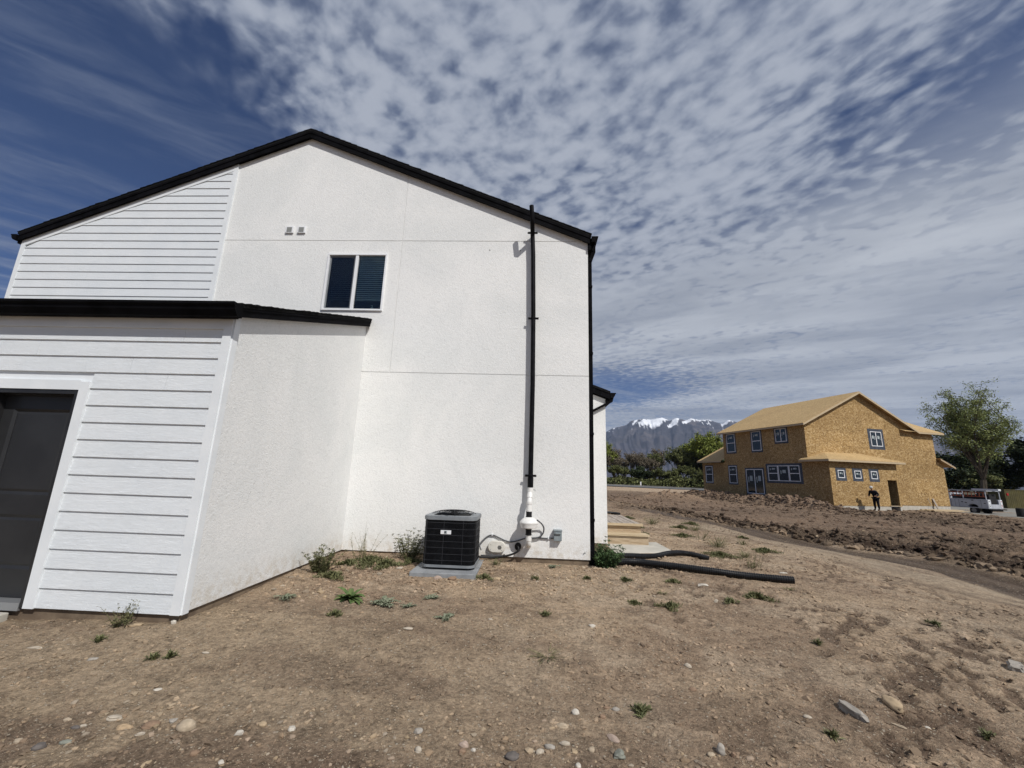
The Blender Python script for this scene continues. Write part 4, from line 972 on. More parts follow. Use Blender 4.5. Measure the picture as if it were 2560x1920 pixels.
b = MB(); b.prism([(sRr-.2, ze_r-.12), (OW-.001, ze_r-.12), (OW-.001, ze_r+.0), (sRr-.2, ze_r+.0)], gf(-OO+.03), 0, OO-.03) ; b.build('soffit', 'osb', osb, world=False)
# front wing hip roof
zb_e = 3.26; up_ = .70; sl_ = up_/(OB+.4)
b = MB(); e0, e1 = -.45, OWB+.42
A_ = (e0, -OB-.4, zb_e); B_ = (e1, -OB-.4, zb_e); C_ = (5.30, -.002, zb_e+up_); D_ = (1.72, -.002, zb_e+up_); E_ = (e0, .45, zb_e); F_ = (e1, -.002, zb_e+.0)
slabst(b, [A_, B_, C_, D_], .03); slabst(b, [A_, D_, (0-.002, -.002, zb_e+.19), (0-.002, .45, zb_e+.19), E_], .03); slabst(b, [B_, F_, C_], .03)
hr = b.build('wing_roof', 'osbroof', osb, world=False)
b = MB(); b.box((e0-.02, -OB-.42, lz(zb_e)-.17), (e1+.02, -OB-.385, lz(zb_e)-.03)); b.box((e0-.02, -OB-.384, lz(zb_e)-.17), (e0+.015, .45, lz(zb_e)-.03)); b.box((e1-.015, -OB-.384, lz(zb_e)-.17), (e1+.02, -.003, lz(zb_e)-.03)); b.build('fascia', 'lumber', hr, world=False)
b = MB(); b.box((e0+.016, -OB-.384, lz(zb_e)-.06), (e1-.016, -OB-.001, lz(zb_e)-.04)); b.box((e0+.016, -OB, lz(zb_e)-.06), (-.001, .45, lz(zb_e)-.04)); b.build('soffit', 'osb', hr, world=False)
# rear-left wing roof
b = MB(); zz0 = 3.40; slabst(b, [(-EVO, OL+.002, zz0), (-EVO, OL2+.3, zz0), (3.0, OL2+.3, zz0+.5*3.45), (3.0, OL+.002, zz0+.5*3.45)], .03); slabst(b, [(3.0, OL+.002, zz0+.5*3.45), (3.0, OL2+.3, zz0+.5*3.45), (6.4, OL2+.3, zz0), (6.4, OL+.002, zz0)], .03)
rl = b.build('rear_roof', 'osbroof', osb, world=False)
b = MB(); b.box((-EVO-.02, OL+.001, lz(zz0)-.17), (-EVO+.015, OL2+.32, lz(zz0)-.03)); b.build('fascia', 'lumber', rl, world=False)
# right lean-to overhang
b = MB(); slabst(b, [(13.815, -.30, 3.90), (15.40, -.30, 3.18), (15.40, 6, 3.18), (13.815, 6, 3.90)], .03); ro = b.build('porch_roof', 'osbroof', osb, world=False)
b = MB(); b.prism([(13.815, 3.72), (15.40, 3.00), (15.40, 3.148), (13.815, 3.868)], gf(-.31), -.02, .02); b.build('fascia', 'step', ro, world=False)
# windows
def owin(u0, u1, v0, v1, fn, kind, flash=.17, lights=None):
    e = empty('window', (0, 0, 0), 0, None, None); e.parent = osb
    c_ = fn((u0+u1)/2, v0, 0); e.location = c_
    def bx(bm, a0, a1, c0, c1, d0, d1):
        bm.prism([(a0, c0), (a1, c0), (a1, c1), (a0, c1)], lambda u, v, d: tuple(Vector(fn(u, v, d))-Vector(c_)), d0, d1)
    if flash:
        bm = MB(); f_ = flash
        bx(bm, u0-f_, u1+f_, v1, v1+f_*.95, -.006, -.0005); bx(bm, u0-f_, u1+f_, v0-f_*1.1, v0, -.006, -.0005); bx(bm, u0-f_, u0, v0, v1, -.006, -.0005); bx(bm, u1, u1+f_, v0, v1, -.006, -.0005); bm.build('flashing', 'tape', e, world=False)
    bm = MB(); fw_ = .055
    bx(bm, u0, u1, v0, v0+fw_, -.03, .04); bx(bm, u0, u1, v1-fw_, v1, -.03, .04); bx(bm, u0, u0+fw_, v0+fw_, v1-fw_, -.03, .04); bx(bm, u1-fw_, u1, v0+fw_, v1-fw_, -.03, .04)
    um, vm_ = (u0+u1)/2, (v0+v1)/2; pn = []
    if kind == 'hung': bx(bm, u0+fw_, u1-fw_, vm_-.03, vm_+.03, -.022, .03); pn = [(u0+fw_, u1-fw_, v0+fw_, vm_-.03), (u0+fw_, u1-fw_, vm_+.03, v1-fw_)]
    elif kind == 'slide': bx(bm, um-.035, um+.035, v0+fw_, v1-fw_, -.022, .03); pn = [(u0+fw_, um-.035, v0+fw_, v1-fw_), (um+.035, u1-fw_, v0+fw_, v1-fw_)]
    else: pn = [(u0+fw_, u1-fw_, v0+fw_, v1-fw_)]
    bm.build('frame', 'vinyl', e, world=False)
    for i, (a0, a1, c0, c1) in enumerate(pn):
        bm = MB(); bx(bm, a0, a1, c0, c1, .004, .012); p = bm.build('pane', 'glassdark', e, world=False)
        if i == len(pn)-1 or kind != 'hung':
            bm = MB(); wq = a1-a0; hq = c1-c0; bx(bm, a0+wq*.28, a0+wq*.62, c1-hq*.48, c1-hq*.26, -.001, .0035); bx(bm, a1-wq*.26, a1-wq*.16, c1-hq*.55, c1-hq*.3, -.001, .0035); bm.build('sticker', 'sticker', p, world=False)
    return e
owin(*holes_g[0], gf(0), 'slide', .24)
for h in sm: owin(*h, gf(-OB), 'fixed', .19)
owin(*LW['u1'], lf(0), 'hung', .14); owin(*LW['u2'], lf(0), 'hung', .14); owin(*LW['u3'], lf(0), 'slide', .14); owin(*LW['l2'], lf(0), 'hung', .12); owin(11.42, 12.50, 1.16, 2.86, lf(0), 'hung', .10)
owin(.84, 1.87, 1.50, 2.82, lf(0), 'hung', 0); owin(1.90, 2.98, 1.50, 2.82, lf(0), 'fixed', 0); owin(3.01, 4.08, 1.50, 2.82, lf(0), 'hung', 0)
b = MB()
for a0, a1, c0, c1 in ((.6, 4.3, 2.82, 3.0), (.6, 4.3, 1.32, 1.5), (.6, .84, 1.5, 2.82), (4.08, 4.3, 1.5, 2.82), (1.87, 1.90, 1.5, 2.82), (2.98, 3.01, 1.5, 2.82)): b.prism([(a0, c0), (a1, c0), (a1, c1), (a0, c1)], lf(0), -.006, .06 if a1-a0 < .1 else -.0005)
b.build('flashing', 'tape', osb, world=False)
sd = owin(*LW['sl'], lf(0), 'slide', .15); sd.name = 'sliding_door'

# ---------------------------------------------------------------- deck, slab, drain pipes
dk = empty('deck_steps', (2.2, 10.3, -.1), 0, 'small wooden deck with two steps behind the white house corner', 'steps')
b = MB(); DK0, DK1 = 1.70, 2.62
# the deck runs back along the house; its front riser faces the camera
for k in range(7):
    x0 = 1.68+k*.137; b.box((x0, 10.35, .285-.004*(k % 2)), (x0+.122, 12.6, .315-.004*(k % 2)))
b.build('deck_boards', 'deck', dk)
b = MB(); b.box((1.68, 10.30, .268), (2.66, 10.349, .322)); b.build('nosing', 'lumber', dk)
b = MB(); b.box((1.70, 10.36, -.12), (2.62, 10.40, .268)); b.box((1.70, 10.41, -.12), (1.74, 12.6, .284)); b.box((2.58, 10.41, -.12), (2.62, 12.6, .284)); b.build('riser', 'step', dk)
b = MB(); b.box((1.73, 9.98, .082), (2.72, 10.355, .12)); b.build('tread', 'lumber', dk)
b = MB(); b.box((1.75, 10.02, -.13), (2.70, 10.06, .0815)); b.build('riser', 'step', dk)
b = MB(); b.add([(1.72, 10.04, -.10), (1.74, 8.86, -.10), (3.02, 9.22, -.10), (3.02, 10.55, -.10), (1.72, 10.04, -.22), (1.74, 8.86, -.22), (3.02, 9.22, -.22), (3.02, 10.55, -.22)], [(0, 1, 2, 3), (7, 6, 5, 4), (0, 4, 5, 1), (1, 5, 6, 2), (2, 6, 7, 3), (3, 7, 4, 0)])
tag(b.build('concrete_slab', 'concrete', bevel=.01), 'pale concrete slab at the foot of the wooden steps', 'slab')
def corr_pipe(pts, r_, label, rough=True):
    P_ = smooth_path(pts, 24); L_ = [0]
    for a_, c_ in zip(P_[:-1], P_[1:]): L_.append(L_[-1]+(c_-a_).length)
    n = int(L_[-1]/.0085); path = []; rad = []
    for i in range(n+1):
        d = L_[-1]*i/n; j = max(0, min(len(L_)-2, int(np.searchsorted(L_, d))-1)); t = (d-L_[j])/max(1e-6, L_[j+1]-L_[j])
        path.append(P_[j].lerp(P_[j+1], t)); rad.append(r_*(1.0 if (i//2) % 2 == 0 else .90))
    bm = MB(); bm.tube(path, rad, 14, False)
    o = bm.build('drain_pipe', 'corr', smooth=False); return tag(o, label, 'pipe', None)
def gpt(x, y, dz): return (x, y, gz(x, y)+dz)
corr_pipe([(1.16, 8.05, .02), gpt(1.35, 8.28, .045), gpt(1.9, 8.42, .05), gpt(2.4, 8.62, .05), gpt(2.85, 8.92, .06), gpt(3.2, 9.05, .05), gpt(3.55, 8.86, .035)], .052, 'black corrugated drain pipe curving past the concrete slab, the shorter one')
dp = corr_pipe([(1.14, 7.66, .01), gpt(1.45, 7.72, .05), gpt(1.9, 7.83, .06), gpt(2.45, 7.70, .055), gpt(3.0, 7.55, .055), gpt(3.55, 7.45, .05), gpt(4.22, 7.28, .05)], .058, 'long black corrugated drain pipe lying nearest the camera across the dirt')
corr_pipe([gpt(2.3, 19.2, .05), gpt(3.3, 18.8, .05), gpt(3.8, 18.4, .05)], .06, 'distant short black pipe lying beyond the wooden deck')

# ---------------------------------------------------------------- stones
def ico(sub=2):
    import bmesh
    bm = bmesh.new(); bmesh.ops.create_icosphere(bm, subdivisions=sub, radius=1.0)
    v = np.array([tuple(q.co) for q in bm.verts]); f = np.array([[q.index for q in p.verts] for p in bm.faces]); bm.free(); return v, f
IV, IF = ico(3); IV1, IF1 = ico(1)
def n3(v, s, seed): return vnoise(v[:, 0]*s+3.1*v[:, 2]*s, v[:, 1]*s-1.7*v[:, 2]*s, seed)
SC = dict(beige=(.40, .325, .235), pale=(.43, .375, .30), white=(.50, .46, .395), grey=(.33, .30, .26), dark=(.13, .115, .105), brown=(.25, .17, .115), orange=(.37, .27, .17), pink=(.38, .295, .24), green=(.22, .225, .19), tan=(.38, .29, .19))
stones = [
(-2.02, 2.76, .052, .041, .036, 0, 'beige', 'r', 'largest rounded beige stone in the lower left foreground'),
(-2.53, 2.82, .055, .026, .018, .25, 'pale', 'a', 'pale flat angular stone left of the big beige stone'),
(-2.39, 2.74, .048, .026, .016, .35, 'orange', 'a', 'orange-tinted flat stone half buried left of the beige stone'),
(-2.24, 2.76, .046, .03, .02, .3, 'brown', 'r', 'brown-grey oval stone just left of the big beige stone'),
(-2.14, 2.80, .023, .02, .014, 0, 'grey', 'a', 'small grey stone touching the left of the beige stone'),
(-1.67, 2.73, .030, .019, .022, .4, 'white', 'a', 'white pointed angular stone right of the big beige stone'),
(-1.40, 2.81, .020, .018, .018, .6, 'white', 'a', None), (-1.59, 2.82, .025, .018, .016, 0, 'tan', 'r', None), (-2.23, 2.68, .025, .014, .012, .4, 'pale', 'a', None),
(-1.79, 2.54, .024, .018, .016, .5, 'brown', 'r', 'smooth brown pebble at the bottom edge below the beige stone'),
(-2.57, 2.58, .036, .016, .012, .2, 'green', 'r', 'flat grey-green stone in the lower left corner'),
(-2.66, 2.52, .030, .022, .02, .9, 'dark', 'r', 'dark curved stone at the lower left edge'),
(-1.61, 2.51, .018, .013, .012, 0, 'white', 'a', None), (-2.55, 3.14, .03, .012, .010, .6, 'white', 'a', 'thin white chip of stone on bare soil in front of the siding'),
(-2.62, 3.65, .03, .012, .009, 0, 'pale', 'r', None), (-3.60, 4.02, .09, .03, .016, .35, 'tan', 'a', 'long flat tan slab stone near the lower siding'),
(-3.97, 3.54, .06, .013, .012, .2, 'pale', 'a', None), (-3.36, 3.44, .04, .018, .010, .5, 'grey', 'a', None), (-3.28, 4.08, .028, .02, .028, .2, 'white', 'a', 'white angular stone by the wing corner'),
(-2.63, 2.73, .022, .015, .012, .4, 'pale', 'a', None), (-2.66, 2.71, .025, .013, .012, .2, 'dark', 'r', None),
(-.66, 2.92, .034, .023, .024, .2, 'grey', 'a', 'speckled grey angular stone in the lower middle foreground'),
(-.61, 2.74, .019, .023, .016, .5, 'pale', 'r', 'pale grey upright oval pebble below the speckled stone'),
(-.36, 2.84, .029, .022, .02, .1, 'pink', 'r', 'pinkish oval stone bottom centre left'), (-.36, 2.77, .024, .018, .014, .3, 'brown', 'r', 'brown stone in front of the pinkish stone'),
(-.30, 2.80, .015, .014, .012, .3, 'white', 'a', None),
(-.07, 2.77, .040, .029, .026, .1, 'dark', 'r', 'dark slate-grey rounded stone at the bottom centre'),
(.09, 2.82, .026, .016, .014, .4, 'pale', 'r', 'cream oval pebble right of the dark slate stone'), (.15, 2.87, .034, .020, .014, -.1, 'grey', 'r', 'flat grey stone in the row right of the dark slate stone'),
(.24, 2.90, .032, .014, .012, 0, 'pale', 'r', None), (.29, 2.84, .022, .02, .014, .6, 'tan', 'a', None),
(.34, 3.24, .026, .023, .022, .3, 'white', 'r', 'round off-white stone with yellow stain on open dirt'), (.24, 3.09, .038, .018, .016, -.1, 'beige', 'r', 'flat tan oval stone below the round off-white one'),
(.30, 2.72, .016, .018, .014, 0, 'white', 'r', None), (.40, 2.87, .026, .017, .014, -.1, 'beige', 'r', None),
(.55, 2.99, .046, .020, .022, -.75, 'pink', 'a', 'long white-pink angular stone lying diagonally near the bottom centre'),
(.55, 2.83, .037, .030, .034, .2, 'green', 'a', 'blocky grey-green stone at the bottom edge below the pink stone'),
(.52, 3.23, .023, .017, .014, 0, 'brown', 'r', None), (.63, 3.33, .026, .017, .013, 0, 'grey', 'r', None), (.57, 3.35, .026, .011, .009, 0, 'brown', 'r', None),
(1.38, 4.04, .031, .022, .02, -.5, 'pale', 'r', 'smooth cream pebble alone on the open dirt right of centre'), (1.29, 3.69, .028, .016, .018, -.3, 'brown', 'r', None),
(-1.14, 4.32, .05, .022, .012, .1, 'pale', 'r', 'cream flat stone on the open dirt in front of the cooling unit'), (.67, 4.75, .044, .024, .022, 0, 'white', 'a', 'white angular stone on open dirt below the grey socket box'),
(-.39, 4.77, .026, .014, .010, 0, 'pale', 'r', None),
(-.45, 6.28, .075, .04, .026, 0, 'tan', 'a', 'broad tan stone right of the grey pad'),
(-1.27, 6.19, .065, .035, .035, 0, 'pink', 'r', 'pinkish rounded stone against the front of the grey pad'),
(-1.06, 6.17, .060, .04, .042, .3, 'brown', 'a', 'brown-pink stone at the front right of the grey pad'),
(-1.92, 6.55, .065, .022, .018, .1, 'pale', 'r', 'pale flat stone on the soil left of the grey pad'),
(2.345, 3.51, .112, .030, .036, -1.50, 'grey', 'b', 'long grey slab of rock lying diagonally in the right foreground'),
(2.73, 3.64, .085, .050, .045, -1.72, 'tan', 'r', 'large tan-brown boulder behind the long grey slab'),
(2.57, 3.39, .042, .012, .008, -.87, 'beige', 'a', 'thin pale splinter right of the long grey slab'),
(2.76, 3.40, .021, .014, .012, 0, 'white', 'r', None), (1.96, 3.39, .027, .014, .013, -.4, 'pale', 'r', 'small cream pebble left of the long grey slab'),
(2.36, 3.50, .022, .014, .012, -.6, 'white', 'a', None),
(1.17, 2.93, .026, .026, .036, .2, 'grey', 'r', 'upright grey-brown oval stone at the bottom right of centre'), (1.235, 2.91, .018, .016, .018, .2, 'brown', 'a', 'small brown stone leaning by the upright oval stone'), (1.10, 2.90, .024, .015, .012, .2, 'beige', 'r', None),
(4.45, 4.42, .10, .05, .045, .8, 'grey', 'b', 'broken grey rock slab at the right edge of the picture'),
(2.57, 6.70, .08, .035, .030, 0, 'white', 'a', 'white angular rock just in front of the long black drain pipe'), (2.46, 6.0, .036, .03, .035, .3, 'pale', 'a', 'pale pointed stone below the white angular rock'),
(4.53, 8.11, .07, .03, .016, 0, 'white', 'r', 'flat white stone beyond the end of the long drain pipe'),
]
def make_stone(x, y, rx, ry, rz_, ang, col, kind, label, i):
    v = IV.copy(); sd_ = 100+i
    d = (n3(v, 1.1, sd_)-.5)*(.34 if kind == 'r' else .5)+(n3(v, 3.1, sd_+7)-.5)*.10
    v = v*(1+d[:, None])
    if kind == 'b':
        v = np.sign(IV)*np.abs(IV)**.5; v = v*(1+(n3(IV, 2.2, sd_)-.5)[:, None]*.35+(n3(IV, 6, sd_+5)-.5)[:, None]*.10)
    if kind == 'a':
        rg = np.random.RandomState(sd_)
        for k in range(7):
            nn = rg.normal(size=3); nn /= np.linalg.norm(nn); lim = .60+.22*rg.rand(); pr = v@nn; v = v-np.maximum(pr-lim, 0)[:, None]*nn*.94
    v = v*np.array((rx, ry, rz_)); c_, s_ = math.cos(ang), math.sin(ang)
    v = np.stack([v[:, 0]*c_-v[:, 1]*s_, v[:, 0]*s_+v[:, 1]*c_, v[:, 2]], -1)
    cc = np.array(SC[col]); q = n3(IV, 4, sd_+3)[:, None]; cv = np.concatenate([cc*(.78+.42*q), np.ones((len(v), 1))], 1)
    o = np_mesh('stone', v, IF, 'stone', col=cv, smooth=(kind == 'r')); o.location = (x, y, gz(x, y)+rz_*.22)
    if kind == 'a':
        try: o.data.polygons.foreach_set('use_smooth', np.ones(len(IF), bool)); o.data.set_sharp_from_angle(angle=R(24))
        except Exception: pass
    if label: tag(o, label, 'stone')
    else: tag(o, 'small %s stone lying loose on the bare dirt' % {'grey': 'grey', 'pale': 'pale', 'white': 'white', 'brown': 'brown', 'dark': 'dark', 'tan': 'tan', 'beige': 'beige'}.get(col, col), 'stone', 'small %s stones on the dirt' % col)
for i, s_ in enumerate(stones): make_stone(*s_, i)
# gravel: uncountable
rg = np.random.RandomState(5)
def scatter(n, fn):
    P_ = []
    while len(P_) < n:
        q = fn(n); P_ += list(q)
    return np.array(P_[:n])
parts_ = []
def add_peb(x, y, r_lo, r_hi, pw, cols):
    n = len(x); r_ = r_lo+(r_hi-r_lo)*rg.rand(n)**pw; parts_.append((x, y, r_, rg.randint(0, len(cols), n), cols))
cs = np.array([SC[k] for k in ('beige', 'pale', 'grey', 'brown', 'tan', 'tan', 'brown', 'beige', 'pink', 'dark')])*.42+np.array((.30, .225, .145))*.50
n = 5000; x = rg.uniform(-5.5, 5.5, n); y = 2.35+rg.rand(n)**1.5*4.8; add_peb(x, y, .0022, .010, 3.0, cs)
n = 280; x = rg.uniform(-3.2, 2.0, n); y = rg.normal(2.78, .17, n); add_peb(x, y, .005, .022, 2.8, cs)
n = 650; x = rg.normal(.2, 1.0, n); y = rg.normal(6.5, .45, n); add_peb(x, y, .006, .026, 2.3, cs*1.12)
n = 160; x = rg.normal(-2.6, .35, n); y = rg.normal(5.9, .5, n); add_peb(x, y, .006, .035, 2.4, cs*1.1)
n = 220; x = rg.normal(1.3, .25, n); y = rg.normal(7.35, .16, n); add_peb(x, y, .010, .032, 1.6, cs*1.15)
n = 900; x = rg.uniform(2, 9, n); y = rg.uniform(3.5, 16, n); add_peb(x, y, .006, .022, 3.0, cs*1.1)
n = 500; x = rg.normal(0.2, .9, n); y = rg.normal(4.8, .5, n); add_peb(x, y, .004, .012, 2.4, cs*1.1)
n = 420; y = rg.uniform(9, 19, n); x = np.interp(y, TRK[::-1, 1], TRK[::-1, 0])+rg.uniform(.9, 5, n); add_peb(x, y, .01, .05, 3.0, cs)
VV, FF, CC = [], [], []; off = 0
for x, y, r_, ci, cols in parts_:
    keep = ~(((x < XC+.02) & (y > D2-.02)) | ((y > D1-.03) & (x < XR+.1)) | ((x > -1.72) & (x < -.73) & (y > 6.22)))
    x, y, r_, ci = x[keep], y[keep], r_[keep], ci[keep]; z = ground(x, y, False)
    n = len(x); sq = np.stack([1+.5*rg.rand(n), .8+.4*rg.rand(n), .45+.4*rg.rand(n)], 1); an = rg.rand(n)*6.28
    loc = IV1[None]*(1+.6*(rg.rand(n, len(IV1), 1)-.5))*(r_[:, None]*sq)[:, None, :]
    X = loc[..., 0]*np.cos(an)[:, None]-loc[..., 1]*np.sin(an)[:, None]; Y = loc[..., 0]*np.sin(an)[:, None]+loc[..., 1]*np.cos(an)[:, None]
    V_ = np.stack([X+x[:, None], Y+y[:, None], loc[..., 2]+(z+r_*.08)[:, None]], -1).reshape(-1, 3)
    F_ = (IF1[None]+(np.arange(n)*len(IV1))[:, None, None]).reshape(-1, 3)+off; off += len(V_)
    c_ = cols[ci]*(.8+.4*rg.rand(n, 1)); C_ = np.repeat(np.concatenate([c_, np.ones((n, 1))], 1), len(IV1), 0)
    VV.append(V_); FF.append(F_); CC.append(C_)
tag(np_mesh('gravel', np.concatenate(VV), np.concatenate(FF), 'gravel', col=np.concatenate(CC)), 'loose gravel and grit scattered over the bare dirt yard', 'gravel', kind='stuff')
# crumbs and clods of earth
def clods(n, x, y, r_lo, r_hi, pw, cols, seed, label):
    rg = np.random.RandomState(seed)
    keep = ~(((x < XC+.02) & (y > D2-.02)) | ((y > D1-.03) & (x < XR+.1) & (y < 17)) | ((x > -1.72) & (x < -.73) & (y > 6.22)) | ((x > 1.6) & (x < 3.1) & (y > 8.8) & (y < 12.7)))
    s_, t_ = ost(x, y); fl = sstep(y, 15, 20)*sstep(x, 27, 20)*sstep(s_, -3.4, -5.5)*(track_d(x, y) > 1.6); keep &= ~((fl > .5) & (rg.rand(len(x)) < .80)); keep &= ~((s_ > -.05) & (s_ < 14.6) & (t_ > -OB_-.05))
    x, y = x[keep], y[keep]; n = len(x); r_ = r_lo+(r_hi-r_lo)*rg.rand(n)**pw; z, gcol = ground(x, y, True)
    sq = np.stack([1+.6*rg.rand(n), .7+.5*rg.rand(n), .45+.5*rg.rand(n)], 1); an = rg.rand(n)*6.28
    loc = IV1[None]*(1+.95*(rg.rand(n, len(IV1), 1)-.5))*(r_[:, None]*sq)[:, None, :]
    X = loc[..., 0]*np.cos(an)[:, None]-loc[..., 1]*np.sin(an)[:, None]; Y = loc[..., 0]*np.sin(an)[:, None]+loc[..., 1]*np.cos(an)[:, None]
    V_ = np.stack([X+x[:, None], Y+y[:, None], loc[..., 2]+(z+r_*.15)[:, None]], -1).reshape(-1, 3)
    F_ = (IF1[None]+(np.arange(n)*len(IV1))[:, None, None]).reshape(-1, 3)
    c_ = gcol[:, :3]*(.55+.5*rg.rand(n, 1)); C_ = np.repeat(np.concatenate([c_, np.ones((n, 1))], 1), len(IV1), 0)
    return V_, F_, C_
OB_ = 1.75
def join(sets):
    V_, F_, C_, o_ = [], [], [], 0
    for v, f, c in sets: V_.append(v); F_.append(f+o_); C_.append(c); o_ += len(v)
    return np.concatenate(V_), np.concatenate(F_), np.concatenate(C_)
rq = np.random.RandomState(31)
near_sets = []
n = 15000; near_sets.append(clods(n, rq.uniform(-5.5, 5.5, n), 2.3+rq.rand(n)**1.3*5.2, .003, .016, 3.2, None, 1, ''))
n = 9000; x = rq.uniform(.6, 7.5, n); y = rq.uniform(2.4, 11, n); k = fbm(x, y, .9, 2, 61)+.5*fbm(x, y, 2.5, 2, 62) > .74; near_sets.append(clods(k.sum(), x[k], y[k], .004, .026, 3.2, None, 2, ''))
n = 2500; near_sets.append(clods(n, rq.normal(-2.2, 1.3, n), rq.normal(6.4, .6, n), .005, .028, 2.6, None, 3, ''))
n = 4000; near_sets.append(clods(n, rq.uniform(-1, 7, n), rq.uniform(8, 20, n), .008, .035, 2.8, None, 4, ''))
v, f, c = join(near_sets); tag(np_mesh('soil_crumbs', v, f, 'gravel', col=c), 'dry crumbs of earth lying over the yard', 'soil', kind='stuff')
far_sets = []
n = 26000; y = rq.uniform(3, 46, n); x = np.interp(y, TRK[::-1, 1], TRK[::-1, 0])+.75+rq.rand(n)**1.25*30; k = (x < 46); far_sets.append(clods(k.sum(), x[k], y[k], .015, .12, 3.6, None, 5, ''))
n = 5000; y = rq.uniform(3, 26, n); x = np.interp(y, TRK[::-1, 1], TRK[::-1, 0])+.8+np.abs(rq.normal(0, .8, n)); far_sets.append(clods(n, x, y, .012, .10, 3.2, None, 6, ''))
n = 5000; t_ = rq.uniform(-7, 13, n); s_ = rq.normal(-2.4, 1.0, n); far_sets.append(clods(n, OA[0]+og[0]*s_+ot[0]*t_, OA[1]+og[1]*s_+ot[1]*t_, .02, .13, 2.6, None, 7, ''))
n = 7000; x = rq.uniform(-2, 20, n); y = rq.uniform(18, 45, n); k = fbm(x, y, .3, 3, 66) > .5; far_sets.append(clods(k.sum(), x[k], y[k], .02, .12, 2.4, None, 8, ''))
v, f, c = join(far_sets); tag(np_mesh('soil_clods', v, f, 'gravel', col=c), 'dark clods of dug earth strewn over the churned ground', 'soil', kind='stuff')

